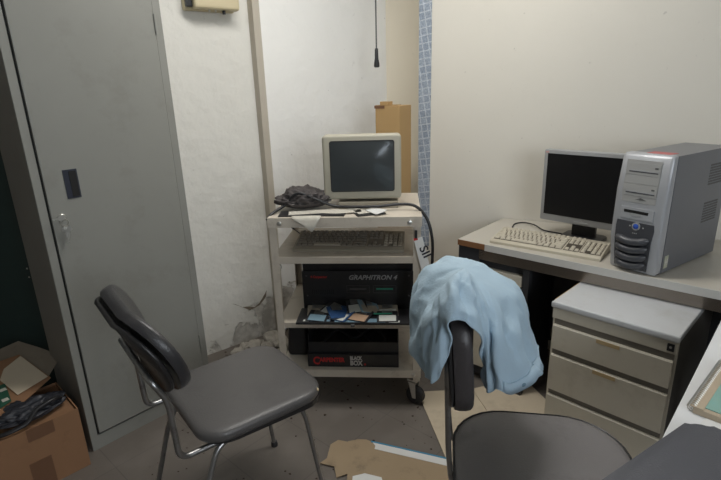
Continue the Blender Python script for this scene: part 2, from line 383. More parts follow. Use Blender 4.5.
# ------------------------------------------------------------------ room shell
def wall_slab(name, a, b, th, z0, z1, m, side=1, bev=0.0):
    """wall from a to b (2D), its room face on the line a-b, body pushed to 'side' """
    a = Vector((a[0], a[1], 0)); b = Vector((b[0], b[1], 0)); d = (b - a); L = d.length; ang = atan2(d.y, d.x)
    bm = bx(0, L, 0 if side > 0 else -th, th if side > 0 else 0, z0, z1, bev, 4)
    o = obj(name, bm, m, loc=(a.x, a.y, 0), rot=(0, 0, ang), autosmooth=40 if bev else None)
    return tag(o, kind='structure')
CZ = 2.5
# polygon corners (counter-clockwise room)
WB = dir2(38); WR = dir2(-28)
pA = Vector((-0.47, 2.615, 0))                       # where the recessed left part of the back wall meets the thicker part
corner_back = Vector((0.187, 3.128, 0))
left_corner = pA - WB * 1.02
wall_end = Vector((0.333, 2.677, 0))
right_end = wall_end + WR * 3.3
floor = obj('floor', bx(-2.6, 3.6, -1.6, 3.9, -0.1, 0.0), FL); tag(floor, kind='structure')
ceil = obj('ceiling', bx(-2.6, 3.6, -1.6, 3.9, CZ, CZ + 0.1), CEIL); tag(ceil, kind='structure')
nb = Vector((-WB.y, WB.x, 0))
wall_slab('wall_back_left', (left_corner + nb * 0.045)[:2], (pA + nb * 0.045 + WB * 0.02)[:2], 0.15, 0, CZ, W1B)
wall_slab('wall_back', (pA + WB * 0.0)[:2], (corner_back + WB * 0.1)[:2], 0.2, 0, CZ, W1, bev=0.028)
# tan strip between the two parts
sb = obj('trim_1', bx(-0.026, 0.012, -0.006, 0.05, 0, CZ, 0.003), mat('tan_trim', (0.50, 0.455, 0.38), 0.7, dirt=(0.3, 0.27, 0.22), dirt_amt=0.3), loc=pA[:], rot=(0, 0, radians(38))); tag(sb, kind='structure')
rec_end = wall_end - WR * 0.0 + Vector((0.16, 0.30, 0))
wall_slab('wall_recess', corner_back[:2], (corner_back + dir2(-30) * 0.9)[:2], 0.12, 0, CZ, W4)
wall_slab('wall_right', wall_end[:2], right_end[:2], 0.10, 0, CZ, W3)
bs = obj('trim_2', bx(0.0, 0.066, -0.006, 0.0, 0.50, CZ), BLUE, loc=(wall_end - WR * 0.004)[:], rot=(0, 0, radians(-28))); tag(bs, kind='structure')
lo = left_corner + nb * 0.045
wall_slab('wall_left', (-1.95, -1.5), (-1.95, 2.45), 0.12, 0, CZ, WD)
wall_slab('wall_left_far', (-2.0, 2.32), (lo.x + 0.02, 2.32), 0.12, 0, CZ, WD)
wall_slab('wall_far_right', (3.3, 1.5), (3.3, -1.5), 0.12, 0, CZ, WD)
# wall behind the camera, with a window opening
def wall_front():
    bm = bmesh.new()
    for (x0, x1, z0, z1) in ((-2.5, 0.45, 0, CZ), (2.05, 3.4, 0, CZ), (0.45, 2.05, 0, 1.0), (0.45, 2.05, 2.2, CZ)):
        add_box(bm, x0, x1, -1.6, -1.48, z0, z1)
    return tag(obj('wall_front', bm, WD), kind='structure')
wall_front()
def window():
    bm = bmesh.new()
    for (x0, x1, z0, z1) in ((0.45, 2.05, 1.0, 1.05), (0.45, 2.05, 2.15, 2.2), (0.45, 0.5, 1.05, 2.15), (2.0, 2.05, 1.05, 2.15), (1.23, 1.27, 1.05, 2.15)):
        add_box(bm, x0, x1, -1.57, -1.51, z0, z1)
    r = tag(obj('window_1', bm, DESKE), kind='structure')
    obj('pane', bx(0.5, 2.0, -1.545, -1.54, 1.05, 2.15), GLASSW, r)
window()

# ------------------------------------------------------------------ ceiling lamp (above the picture, lights the back of the room)
lamp = empty('ceiling_lamp', (0.12, 1.75, CZ), 0, 'white twin tube fluorescent lamp fixed on the ceiling', 'lamp')
obj('housing', bx(-0.62, 0.62, -0.09, 0.09, -0.04, 0, 0.006), LAMPW, lamp)
for y in (-0.05, 0.05):
    tube('lamp_tube', [(-0.58, y, -0.055), (0.58, y, -0.055)], 0.013, TUBEM, lamp)

# ------------------------------------------------------------------ locker
def make_locker():
    r = empty('steel_locker', (-1.10, 1.645, 0), radians(48), 'tall grey steel locker with one door, keys hanging in its lock', 'locker')
    W, D, H = 0.545, 0.30, 1.79
    bm = bmesh.new()
    add_box(bm, 0, W, 0.012, D, 0, H, 0.003)
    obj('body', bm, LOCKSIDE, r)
    bm = bmesh.new()   # face frame round the door
    add_box(bm, 0, 0.026, 0, 0.012, 0, H); add_box(bm, W - 0.030, W, 0, 0.012, 0, H)
    add_box(bm, 0.026, W - 0.030, 0, 0.012, 0, 0.062); add_box(bm, 0.026, W - 0.030, 0, 0.012, H - 0.04, H)
    obj('face_frame', bm, LOCK, r)
    obj('door_gap', bx(0.026, W - 0.030, 0.006, 0.012, 0.062, H - 0.04), DARKSLOT, r)
    d = obj('door', bx(0.033, W - 0.033, -0.006, 0.010, 0.070, H - 0.048, 0.003), LOCK, r)
    h = obj('handle', bx(0.096, 0.142, -0.009, -0.0055, 1.022, 1.124, 0.001), NAVY, d)
    obj('handle_recess', bx(0.114, 0.137, -0.0105, -0.0085, 1.028, 1.118), DARKSLOT, h)
    for z in (0.24, 1.585):
        bm = bmesh.new(); add_tube(bm, [(W - 0.031, -0.008, z), (W - 0.031, -0.008, z + 0.07)], 0.005, 8)
        obj('hinge', bm, LOCK, r, autosmooth=40)
    bm = bmesh.new(); mt = Matrix.Translation((0.066, -0.006, 0.962)) @ Matrix.Rotation(pi / 2, 4, 'X')
    add_lathe(bm, [(0.012, 0), (0.012, 0.004), (0.009, 0.007)], 16, mt); obj('lock', bm, STEEL, d, autosmooth=40)
    # keys
    k = empty('key_bunch', (0, 0, 0), 0, 'small bunch of worn keys hanging from the grey locker lock', 'keys')
    k.location = r.location + Matrix.Rotation(radians(48), 3, 'Z') @ Vector((0.066, -0.018, 0.962)); k.rotation_euler = (0, 0, radians(48))
    obj('key', key_bm(0.035), STEEL, k, rot=(0, radians(90), 0), loc=(0, -0.004, 0))
    bm = bmesh.new(); add_tube(bm, [(0.013 * cos(a), -0.004, -0.018 + 0.013 * sin(a)) for a in [2 * pi * i / 20 for i in range(21)]], 0.0016, 6)
    obj('key_ring', bm, STEEL, k)
    for i, (dx, a) in enumerate(((-0.006, -8), (0.004, 6), (0.010, 14))):
        obj('key', key_bm(0.046 + 0.006 * i), STEEL, k, loc=(dx, -0.002 - 0.003 * i, -0.032), rot=(0, radians(a), 0))
def key_bm(L):
    bm = bmesh.new()
    add_prism(bm, [(0.010 * cos(2 * pi * i / 14), -0.010 + 0.010 * sin(2 * pi * i / 14)) for i in range(14)], -0.001, 0.001, axis='y')
    add_prism(bm, [(-0.003, -0.018), (-0.003, -L), (0.0, -L - 0.003), (0.0035, -L + 0.004), (0.002, -L + 0.008), (0.0035, -L + 0.012), (0.003, -0.018)], -0.001, 0.001, axis='y')
    return bm
make_locker()

# dark green cabinet behind the carton, left of the locker
gc = empty('green_cabinet', (-1.40, 2.02, 0), radians(-4), 'dark green steel cabinet mostly hidden left of the grey locker', 'cabinet')
obj('body', bx(-0.46, 0.0, 0.0, 0.20, 0, 1.9, 0.004), DGREEN, gc)
obj('door', bx(-0.455, -0.004, -0.012, 0.0, 0.03, 1.88, 0.003), DGREEN, gc)
for z in (0.62, 0.66):
    bm = bmesh.new(); add_lathe(bm, [(0.004, 0), (0.003, 0.002)], 10, Matrix.Translation((-0.05, -0.012, z)) @ Matrix.Rotation(pi / 2, 4, 'X')); obj('rivet', bm, STEEL, gc)

# ------------------------------------------------------------------ wall box and pull cord
wb = empty('wall_box', (-0.685, 2.505, 1.722), radians(38), 'cream plastic electrical box fixed high on the white wall', 'electrical box')
obj('back_plate', bx(-0.115, 0.125, -0.035, -0.002, 0, 0.26, 0.010, 3), CREAMP, wb)
obj('cover', bx(-0.085, 0.132, -0.085, -0.035, 0.004, 0.256, 0.014, 3), CREAMP, wb)
obj('gap_strip', bx(-0.112, -0.085, -0.060, -0.034, 0.012, 0.25, 0.004), BLACK, wb)
bm = bmesh.new(); add_lathe(bm, [(0.007, -0.012), (0.008, -0.002), (0.006, 0.006)], 12, Matrix.Translation((0.06, -0.06, 0))); obj('cable_gland', bm, BLACK, wb)
for dx in (-0.01, 0.02):
    bm = bmesh.new(); add_lathe(bm, [(0.004, -0.005), (0.005, 0.006)], 10, Matrix.Translation((dx, -0.06, 0))); obj('screw', bm, STEEL, wb)

pc = empty('pull_cord', (0.116, 2.80, 1.468), 0, 'thin grey pull cord with black handle hanging by the corner', 'pull cord')
bm = bmesh.new(); add_tube(bm, [(0, 0, 0.07), (0.001, 0, 0.6), (0, 0, CZ - 1.468)], 0.004, 8); obj('cord', bm, CORDG, pc)
bm = bmesh.new(); add_lathe(bm, [(0.011, 0.0), (0.015, 0.004), (0.015, 0.018), (0.010, 0.045), (0.009, 0.09), (0.006, 0.097)], 16); obj('handle', bm, BLACK, pc, autosmooth=40)

# ------------------------------------------------------------------ tall cardboard box behind the cart
tb = empty('tall_carton', (0.190, 2.62, 0), radians(-33), 'tall narrow cardboard box standing upright behind the computer cart', 'cardboard box')
obj('box_body', bx(-0.070, 0.070, -0.065, 0.065, 0, 1.275, 0.003), CARDB, tb)
obj('flap', bx(-0.070, 0.03, -0.064, 0.03, 1.2755, 1.2785), CARDB, tb)
obj('flap', bx(-0.045, 0.005, -0.060, -0.015, 1.279, 1.296, 0.002), CARDB, tb)
obj('tape', bx(-0.074, -0.015, -0.0665, -0.064, 1.262, 1.277), CARDT, tb)

# low carton in the recess, its top just showing right of the cart
lc = empty('flat_carton', (0.50, 2.40, 0), radians(-28), 'flat tan carton lying low between computer cart and desk', 'cardboard box')
obj('box_body', bx(-0.15, 0.02, -0.16, 0.11, 0, 0.44, 0.004), CARDL, lc)
obj('flap', bx(-0.148, 0.018, -0.158, -0.03, 0.441, 0.445), CARDL, lc)

# ------------------------------------------------------------------ computer cart
CT = Vector((-0.371, 1.925, 0)); CYAW = radians(-4.5)
cart = empty('computer_cart', CT, CYAW, 'cream steel four-tier trolley on casters carrying an old computer', 'cart')
CW, CDp = 0.615, 0.45
PW = 0.030
def post(x, y, nm='post'):
    bm = bmesh.new()   # L-section post
    sx = 1 if x == 0 else -1; sy = 1 if y == 0 else -1
    xa, xb = sorted((x, x + sx * PW)); ya, yb = sorted((y, y + sy * 0.003)); add_box(bm, xa, xb, ya, yb, 0.125, 0.872)
    xa, xb = sorted((x, x + sx * 0.003)); ya, yb = sorted((y + sy * 0.003, y + sy * PW)); add_box(bm, xa, xb, ya, yb, 0.125, 0.872)
    p = obj(nm, bm, CART, cart)
    if y == CDp:
        for z in (0.30, 0.56, 0.62):
            bm = bmesh.new(); add_lathe(bm, [(0.004, 0), (0.004, 0.0015)], 10, Matrix.Translation((x + sx * 0.0165, y - 0.003, z)) @ Matrix.Rotation(pi / 2, 4, 'X'))
            obj('bolt_hole', bm, DARKSLOT, p)
for x in (0, CW):
    for y in (0, CDp): post(x, y)
def shelf(ztop, rim, inset, name='shelf', lip=0.0):
    bm = bmesh.new(); x0, x1, y0, y1 = inset, CW - inset, inset, CDp - inset
    add_box(bm, x0, x1, y0, y1, ztop - 0.004, ztop)
    for (a, b, c, d) in ((x0, x1, y0, y0 + 0.004), (x0, x1, y1 - 0.004, y1), (x0, x0 + 0.004, y0 + 0.004, y1 - 0.004), (x1 - 0.004, x1, y0 + 0.004, y1 - 0.004)):
        add_box(bm, a, b, c, d, ztop - rim, ztop + lip if lip else ztop - 0.004)
    return obj(name, bm, CART, cart)
shelf(0.875, 0.040, -0.004, 'top_shelf')
shelf(0.705, 0.028, 0.004)
shelf(0.405, 0.024, 0.004)
shelf(0.180, 0.036, -0.003, 'bottom_shelf')
def bolt(x, y, z, ax, r=0.010):
    bm = bmesh.new(); add_lathe(bm, [(r, 0), (r * 0.9, 0.004), (r * 0.35, 0.006)], 14, Matrix.Translation((x, y, z)) @ Matrix.Rotation(pi / 2, 4, ax)); obj('bolt', bm, STEEL, cart, autosmooth=40)
bolt(0.045, -0.004, 0.853, 'X'); bolt(CW - 0.045, -0.004, 0.853, 'X'); bolt(CW - 0.028, -0.003, 0.160, 'X', 0.009)
bolt(0.031, 0.012, 0.66, 'Y', 0.009); bolt(0.031, 0.012, 0.375, 'Y', 0.009)
for (x, y, a) in ((0.03, 0.03, 20), (CW - 0.03, 0.03, -25), (0.03, CDp - 0.03, 60), (CW - 0.03, CDp - 0.03, 10)):
    cs = empty('caster', (x, y, 0), radians(a)); cs.parent = cart
    bm = bmesh.new(); mt = Matrix.Translation((0.014, 0, 0.043)) @ Matrix.Rotation(pi / 2, 4, 'X')
    add_lathe(bm, [(0.030, -0.016), (0.039, -0.014), (0.043, -0.008), (0.043, 0.008), (0.039, 0.014), (0.030, 0.016)], 24, mt)
    obj('wheel', bm, RUBBER, cs, autosmooth=50)
    bm = bmesh.new()
    for s in (-1, 1): add_prism(bm, [(-0.012, 0.11), (0.020, 0.11), (0.022, 0.034), (0.006, 0.034)], s * 0.020 - 0.0015, s * 0.020 + 0.0015, axis='y')
    add_box(bm, -0.014, 0.022, -0.0215, 0.0215, 0.108, 0.112); add_box(bm, -0.018, 0.026, -0.022, 0.022, 0.118, 0.126)
    add_lathe(bm, [(0.012, 0.111), (0.012, 0.119)], 12)
    obj('fork', bm, STEEL, cs)
def on_cart(x, y, z, yaw=0.0):
    v = Matrix.Rotation(CYAW, 3, 'Z') @ Vector((x, y, z)) + CT
    return v, CYAW + radians(yaw)

# CRT monitor
v, a = on_cart(0.376, 0.16, 0.8755, 1.5)
crt = empty('crt_monitor', v, a, 'beige tube monitor with dark screen standing on the cart top', 'monitor')
bm = bmesh.new()
add_prism(bm, rrect(0.163, 0.134, 0.016, 4, 0, 0.175), -0.02, 0.045, 0.010, 3, axis='y')
body = obj('bezel', bm, CRTP, crt, autosmooth=40)
# tapered tube housing behind
bm = bmesh.new()
rings = []
for (y, hx, hz, cz) in ((0.045, 0.156, 0.127, 0.175), (0.16, 0.150, 0.120, 0.175), (0.24, 0.110, 0.095, 0.170), (0.27, 0.100, 0.085, 0.168)):
    rings.append([bm.verts.new((p[0], y, p[1])) for p in rrect(hx, hz, 0.02, 3, 0, cz)])
for A, B in zip(rings, rings[1:]):
    n = len(A)
    for k in range(n): bm.faces.new((A[k], A[(k + 1) % n], B[(k + 1) % n], B[k]))
bm.faces.new(rings[0]); bm.faces.new(rings[-1])
obj('housing', bm, CRTP, crt, autosmooth=40)
bm = bmesh.new(); add_prism(bm, rrect(0.134, 0.106, 0.010, 4, 0.001, 0.180), -0.0206, -0.012, axis='y'); obj('screen_surround', bm, BLACK, crt)
bm = bmesh.new(); nX, nZ = 20, 16; G = []      # bulged glass
for j in range(nZ + 1):
    row = []
    for i in range(nX + 1):
        u, w_ = i / nX * 2 - 1, j / nZ * 2 - 1
        row.append(bm.verts.new((0.001 + u * 0.129, -0.0212 - 0.010 * (1 - u * u) * (1 - w_ * w_) - 0.004 * (1 - u * u), 0.180 + w_ * 0.101)))
    G.append(row)
for j in range(nZ):
    for i in range(nX): bm.faces.new((G[j][i], G[j][i + 1], G[j + 1][i + 1], G[j + 1][i]))
obj('screen', bm, CRTG, crt, smooth=True)
bm = bmesh.new(); add_lathe(bm, [(0.075, 0.028), (0.085, 0.036), (0.090, 0.044)], 28, Matrix.Translation((0, 0.11, 0))); obj('swivel', bm, BLACK, crt, autosmooth=40)
obj('base', bx(-0.105, 0.150, -0.02, 0.22, 0.0, 0.030, 0.004), KEYB, crt)

# keyboards
def keyboard(name, loc, rot, label, shell, caps, caps2, L, D, tilt, group=None, light_right=False):
    r = empty(name, loc, 0, label, 'keyboard', group); r.rotation_euler = (0, 0, rot)
    bm = bmesh.new()
    h0, h1 = 0.010, 0.010 + tilt
    add_prism(bm, [(0, 0), (0, h0), (0.006, h0 + 0.004), (D - 0.01, h1 + 0.006), (D, h1), (D, 0)], 0, L, 0.003, 2, axis='x')
    obj('shell', bm, shell, r, autosmooth=40)
    # recessed well darker line
    sl = (h1 - h0 + 0.002) / D
    def zk(y): return h0 + 0.0045 + sl * y
    ptch = L * 0.0425
    y0 = D * 0.14; ry = (D * 0.80) / 6.15
    ang = math.atan(sl)
    bm = bmesh.new()
    for (xa, xb) in ((L * 0.022, L * 0.022 + ptch * 15.05), (L * 0.022 + ptch * 15.35, L * 0.022 + ptch * 18.4), (L * 0.022 + ptch * 18.62, L * 0.022 + ptch * 22.65)):
        add_prism(bm, [(y0 - 0.002, zk(y0 - 0.002) + 0.0005), (y0 + ry * 6.1, zk(y0 + ry * 6.1) + 0.0005), (y0 + ry * 6.1, zk(y0 + ry * 6.1)), (y0 - 0.002, zk(y0 - 0.002))], xa, xb, axis='x')
    obj('key_well', bm, KEYD if shell is KEYB else mat('key_gap', (0.06, 0.05, 0.035), 0.8), r)
    rows = [
        [1.25, 1.25, 1.25, 6.0, 1.25, 1.25, 1.25, 1.5],
        [2.25] + [1] * 10 + [2.75],
        [1.75] + [1] * 11 + [2.25],
        [1.5] + [1] * 12 + [1.5],
        [1] * 13 + [2.0],
        [1, -1, 1, 1, 1, 1, -0.5, 1, 1, 1, 1, -0.5, 1, 1, 1, 1]]
    cache = {}
    def key(x, y, wd, m, hgt=1.0):
        k = (round(wd, 2), m.name)
        if k not in cache:
            wx = ptch * wd - 0.0026; wy = ry - 0.0030; b = bmesh.new(); ht = 0.0050; ti = 0.0030
            lo = [b.verts.new((s * wx / 2, t * wy / 2, 0)) for s, t in ((-1, -1), (1, -1), (1, 1), (-1, 1))]
            hi = [b.verts.new((s * (wx / 2 - ti), t * (wy / 2 - ti * 0.7) + 0.001, ht)) for s, t in ((-1, -1), (1, -1), (1, 1), (-1, 1))]
            b.faces.new(hi)
            for i in range(4): b.faces.new((lo[i], lo[(i + 1) % 4], hi[(i + 1) % 4], hi[i]))
            o = obj('key', b, m, r); cache[k] = o
        else:
            o = cache[k].copy(); COL.objects.link(o)
        o.location = (x + ptch * wd / 2, y + ry / 2, zk(y + ry / 2)); o.rotation_euler = (ang, 0, 0)
    for j, row in enumerate(rows):
        x = L * 0.022; y = y0 + ry * (j + (0.15 if j == 5 else 0))
        for wd in row:
            if wd > 0: key(x, y, wd, caps2 if (wd > 3) else caps)
            x += ptch * abs(wd)
        xn = L * 0.022 + ptch * 15.4
        for i in range(3):
            if j in (3, 4, 5) or j == 0 or (j == 1 and i == 1): key(xn + i * ptch, y, 1, caps)
        xn = L * 0.022 + ptch * 18.65
        for i in range(4):
            if j < 5 and not (j == 0 and i == 1): key(xn + i * ptch, y, 1, caps2 if light_right and i < 4 else caps)
    return r
v, a = on_cart(0.072, 0.075, 0.706, -2.5)
keyboard('computer_keyboard', v, a, 'dim old brown-grey keyboard on the shelf under the tube monitor', KEYB, KEYD, KEYL, 0.475, 0.185, 0.026, light_right=True)
tube('keyboard_cord', catmull([(-0.28, 2.23, 0.712), (-0.32, 2.27, 0.73), (-0.345, 2.24, 0.76), (-0.335, 2.20, 0.785), (-0.30, 2.22, 0.80)]), 0.003, BLACK)
tag(bpy.data.objects['keyboard_cord'], 'short black cable loop behind the keyboard on the cart shelf', 'cable')

# black GRAPHITRON unit on the third tier
v, a = on_cart(0.098, 0.135, 0.406, 0)
gu = empty('graphics_unit', v, a, 'black rack unit with grey italic lettering and two disk slots on the cart', 'computer')
GW, GH = 0.490, 0.226
bm = bmesh.new(); add_box(bm, 0, GW, 0, 0.36, 0.004, GH, 0.004); obj('case', bm, UNITB, gu)
bm = bmesh.new(); add_prism(bm, rrect(GW / 2 + 0.002, 0.094, 0.008, 4, GW / 2, 0.1), -0.012, 0.0, 0.003, 2, axis='y'); fp = obj('front_panel', bm, UNITB, gu, autosmooth=40)
RX = radians(90)
text_obj('lettering', 'GRAPHITRON 4', 0.0300, TXW, gu, (0.205, -0.0125, 0.152), (RX, 0, 0), shear=0.3, bold=0.0007, sx=1.0)
text_obj('red_lettering', '4 Carpenter', 0.015, TXR, gu, (0.036, -0.0125, 0.160), (RX, 0, 0), bold=0.0004)
for i, x in enumerate((0.196, 0.314)):
    f = bmesh.new()
    for (q0, q1, z0, z1) in ((0, 0.102, 0, 0.0015), (0, 0.102, 0.0345, 0.036), (0, 0.0015, 0, 0.036), (0.1005, 0.102, 0, 0.036)): add_box(f, x + q0, x + q1, -0.0135, -0.012, 0.088 + z0, 0.088 + z1)
    fr = obj('disk_slot', f, UNITG, gu)
    obj('slot_opening', bx(x + 0.014, x + 0.088, -0.0132, -0.012, 0.104, 0.111), [UNITG, GREENP][i], fr)  # second slot's green glow painted as flat colour
f = bmesh.new()
for i in range(12): add_box(f, 0.040 + 0.0085 * i, 0.0445 + 0.0085 * i, -0.0128, -0.012, 0.082, 0.104)
obj('vent', f, UNITI, gu)
bm = bmesh.new()
for (x, z) in ((0.018, 0.17), (0.018, 0.075), (GW - 0.018, 0.17), (GW - 0.018, 0.075), (0.235, 0.178)):
    add_lathe(bm, [(0.004, 0), (0.003, 0.0015)], 10, Matrix.Translation((x, -0.012, z)) @ Matrix.Rotation(pi / 2, 4, 'X'))
obj('screw', bm, UNITG, gu)

# black slide-out tray in front of it
v, a = on_cart(0.088, -0.035, 0.406, 0)
tr = empty('slide_out_tray', v, a, 'black flat tray with blue stickers sticking out below the lettered unit', 'tray')
obj('tray_plate', bx(0, 0.515, 0, 0.145, 0.010, 0.020, 0.003), UNITB, tr)
obj('sticker', bx(0.030, 0.055, 0.012, 0.030, 0.0201, 0.0207), FDLAB, tr)
obj('sticker', bx(0.060, 0.145, 0.012, 0.030, 0.0201, 0.0207), LBLUE, tr)
obj('sticker', bx(0.165, 0.380, 0.006, 0.040, 0.0201, 0.0207), LBLUE, tr)
obj('sticker', bx(0.395, 0.440, 0.006, 0.024, 0.0201, 0.0207), FDLAB, tr)
obj('tab', bx(0.235, 0.252, -0.008, 0.002, 0.004, 0.014, 0.002), UNITG, tr)
obj('runner', bx(0.02, 0.48, 0.04, 0.14, 0.0, 0.010), UNITB, tr)

# floppy disks
FL_PARTS = []
def floppy(p, yaw, pitch, roll, bodym, labm, label, shut=FDM, face=1):
    r = empty('floppy_disk', p, yaw, label, 'floppy disk', 'floppy disks piled on the black tray')
    r.rotation_euler = (radians(pitch), radians(roll), yaw)
    bm = bmesh.new(); add_prism(bm, [(-0.045, -0.047), (0.045, -0.047), (0.045, 0.042), (0.040, 0.047), (-0.045, 0.047)], 0, 0.0034, 0.0006, 1); obj('case', bm, bodym, r)
    obj('paper_label', bx(-0.036, 0.036, -0.044, 0.008, 0.0034, 0.0038), labm, r)
    obj('shutter', bx(-0.024, 0.022, 0.014, 0.0475, 0.0032, 0.0042), shut, r)
    return r
spots = [(0.165, 0.046, 0.417, 8, 4, 0, FDC, FDC, 'plain beige floppy disk lying leftmost in the pile'),
         (0.175, 0.004, 0.418, -6, 3, 2, FDK, FDLB, 'black floppy disk flat on the tray, leftmost at the front'),
         (0.225, 0.034, 0.424, -32, 12, 6, FDK, FDLAB, 'black floppy disk with pale label turned at an angle'),
         (0.268, 0.010, 0.419, -28, 6, -5, FDB, FDLAB, 'blue floppy disk with pale label peeping from under others'),
         (0.255, 0.022, 0.428, 22, 8, 6, FDB, FDB, 'all blue floppy disk wedged inside the pile'),
         (0.325, 0.050, 0.437, 12, 15, -3, FDK, FDLAB, 'black floppy disk with pale label on top of the pile'),
         (0.375, 0.052, 0.432, 20, 12, 14, FDLB, FDC, 'light blue floppy disk with tan label leaning at the right'),
         (0.345, 0.004, 0.420, -20, 5, 0, FDK, FDLO, 'black floppy disk with orange label at the front'),
         (0.452, 0.044, 0.418, 3, 5, 0, FDC, FDLAB, 'floppy disk with cream and green label lying apart on the right'),
         (0.452, 0.004, 0.417, 2, 2, 0, FDK, FDLAB, 'black floppy disk at the front right corner of the tray')]
spots = [(x + 0.012 + (x - 0.3) * 0.08, y + 0.033 if y > 0.03 else y + 0.016, z + 0.0115, *r) for (x, y, z, *r) in spots]
for (x, y, z, yw, pt, rl, m1, m2, lab) in spots:
    v, a = on_cart(x, y, z, yw); floppy(v, a, pt, rl, m1, m2, lab)
v, a = on_cart(0.456, 0.034, 0.4345, 3)
d = tag(obj('card_strip', bx(-0.040, 0.040, -0.004, 0.006, 0, 0.002), GREENP, loc=v, rot=(0, 0, a)), 'thin green strip in front of the cream labelled disk', 'card')

# bottom tier: black boxes, dark bin
v, a = on_cart(0.118, 0.02, 0.181, 0)
bb = empty('software_box', v, a, 'flat black box with red and white lettering on the bottom shelf', 'box')
obj('box_shell', bx(0, 0.405, 0, 0.30, 0, 0.062, 0.002), UNITB, bb)
text_obj('red_lettering', 'C', 0.052, TXR, bb, (0.024, -0.0012, 0.014), (RX, 0, 0), bold=0.0012, sx=0.85)
text_obj('red_lettering', 'ARPENTER', 0.029, TXR, bb, (0.054, -0.0012, 0.026), (RX, 0, 0), bold=0.0010, sx=0.80)
text_obj('white_lettering', 'BLACK', 0.024, TXG, bb, (0.190, -0.0012, 0.037), (RX, 0, 0), bold=0.0012, sx=0.70)
text_obj('white_lettering', 'BOX', 0.032, TXG, bb, (0.190, -0.0012, 0.010), (RX, 0, 0), bold=0.0014, sx=0.80)
bm = bmesh.new(); add_lathe(bm, [(0.005, 0), (0.005, 0.001)], 14, Matrix.Translation((0.256, 0, 0.014)) @ Matrix.Rotation(pi / 2, 4, 'X')); obj('red_dot', bm, TXR, bb)
v, a = on_cart(0.122, 0.035, 0.244, 0)
ob = empty('open_black_tray', v, a, 'open black tray stacked on the lettered box', 'tray')
bm = bmesh.new()
for (x0, x1, y0, y1, z0, z1) in ((0, 0.40, 0, 0.27, 0, 0.004), (0, 0.40, 0, 0.004, 0.004, 0.052), (0, 0.40, 0.266, 0.27, 0.004, 0.10), (0, 0.004, 0.004, 0.266, 0.004, 0.09), (0.396, 0.40, 0.004, 0.266, 0.004, 0.09)):
    add_box(bm, x0, x1, y0, y1, z0, z1)
obj('tray_shell', bm, UNITB, ob)
bm = bmesh.new(); add_tube(bm, catmull([(0.06, 0.06, 0.02), (0.12, 0.12, 0.05), (0.2, 0.08, 0.03), (0.28, 0.14, 0.055), (0.34, 0.07, 0.03), (0.3, 0.04, 0.02), (0.2, 0.16, 0.04)]), 0.006, 8)
o = obj('coiled_cable', bm, BLACK, smooth=True, loc=v, rot=(0, 0, a)); tag(o, 'black cable coiled inside the open black tray', 'cable')
v, a = on_cart(0.058, 0.17, 0.181, 0)
bn = empty('black_speaker', v, a, 'black tapered container at the left end of the bottom shelf', 'container')
bm = bmesh.new(); rg = []
for (h, s) in ((0, 0.050), (0.02, 0.054), (0.145, 0.045), (0.150, 0.040)): rg.append([bm.verts.new((p[0], p[1], h)) for p in rrect(s, s, 0.02, 4)])
for A, B in zip(rg, rg[1:]):
    for k in range(len(A)): bm.faces.new((A[k], A[(k + 1) % len(A)], B[(k + 1) % len(A)], B[k]))
bm.faces.new(rg[0]); bm.faces.new(rg[-1]); obj('shell', bm, UNITB, bn, autosmooth=40)
bn.name = 'black_container'

# things on the cart top: papers, sleeves, dark cloth, cable, tag
def sheet(name, x, y, z, yaw, sx, sy, th, m, label, cat, bend=0.0, group=None):
    v, a = on_cart(x, y, z, yaw)
    bm = bmesh.new(); n = 6
    for s in (0, th):
        pass
    top = [[bm.verts.new((-sx / 2 + sx * i / n, -sy / 2 + sy * j / n, bend * (i / n) ** 2 * (1 - j / n) + 0.0)) for i in range(n + 1)] for j in range(n + 1)]
    fs = [bm.faces.new((top[j][i], top[j][i + 1], top[j + 1][i + 1], top[j + 1][i])) for j in range(n) for i in range(n)]
    r = bmesh.ops.extrude_face_region(bm, geom=fs)
    for e in r['geom']:
        if isinstance(e, bmesh.types.BMVert): e.co.z += th
    return tag(obj(name, bm, m, loc=v, rot=(0, 0, a)), label, cat, group)
sheet('paper_sleeve', 0.115, 0.060, 0.876, 4, 0.16, 0.09, 0.003, BLACK, 'black flat sleeve at the front left of the cart top', 'folder')
sheet('paper_sleeve', 0.135, 0.080, 0.8795, 10, 0.13, 0.09, 0.002, PAPER, 'cream paper under the dark cloth on the cart', 'paper')
sheet('paper_sleeve', 0.245, 0.052, 0.876, -4, 0.13, 0.075, 0.004, BLACK, 'black flat folder in the middle of the cart top front', 'folder')
sheet('paper_sleeve', 0.230, 0.073, 0.8805, -10, 0.10, 0.06, 0.002, PAPER, 'small cream card resting on the middle black folder', 'paper')
sheet('paper_sleeve', 0.315, 0.080, 0.8808, 12, 0.11, 0.07, 0.002, PAPER, 'cream card on the cart, in front of the monitor base', 'paper')
sheet('paper_sleeve', 0.405, 0.062, 0.876, 20, 0.12, 0.085, 0.004, BLACK, 'black sleeve at the right of the cart top', 'folder')
sheet('paper_sleeve', 0.400, 0.075, 0.8808, 26, 0.105, 0.065, 0.002, PAPER, 'tan card on the rightmost black sleeve', 'paper')
sheet('paper_sleeve', 0.435, 0.055, 0.884, 32, 0.055, 0.085, 0.002, PAPERW, 'white glossy card at the right end of the papers', 'paper', bend=0.01)
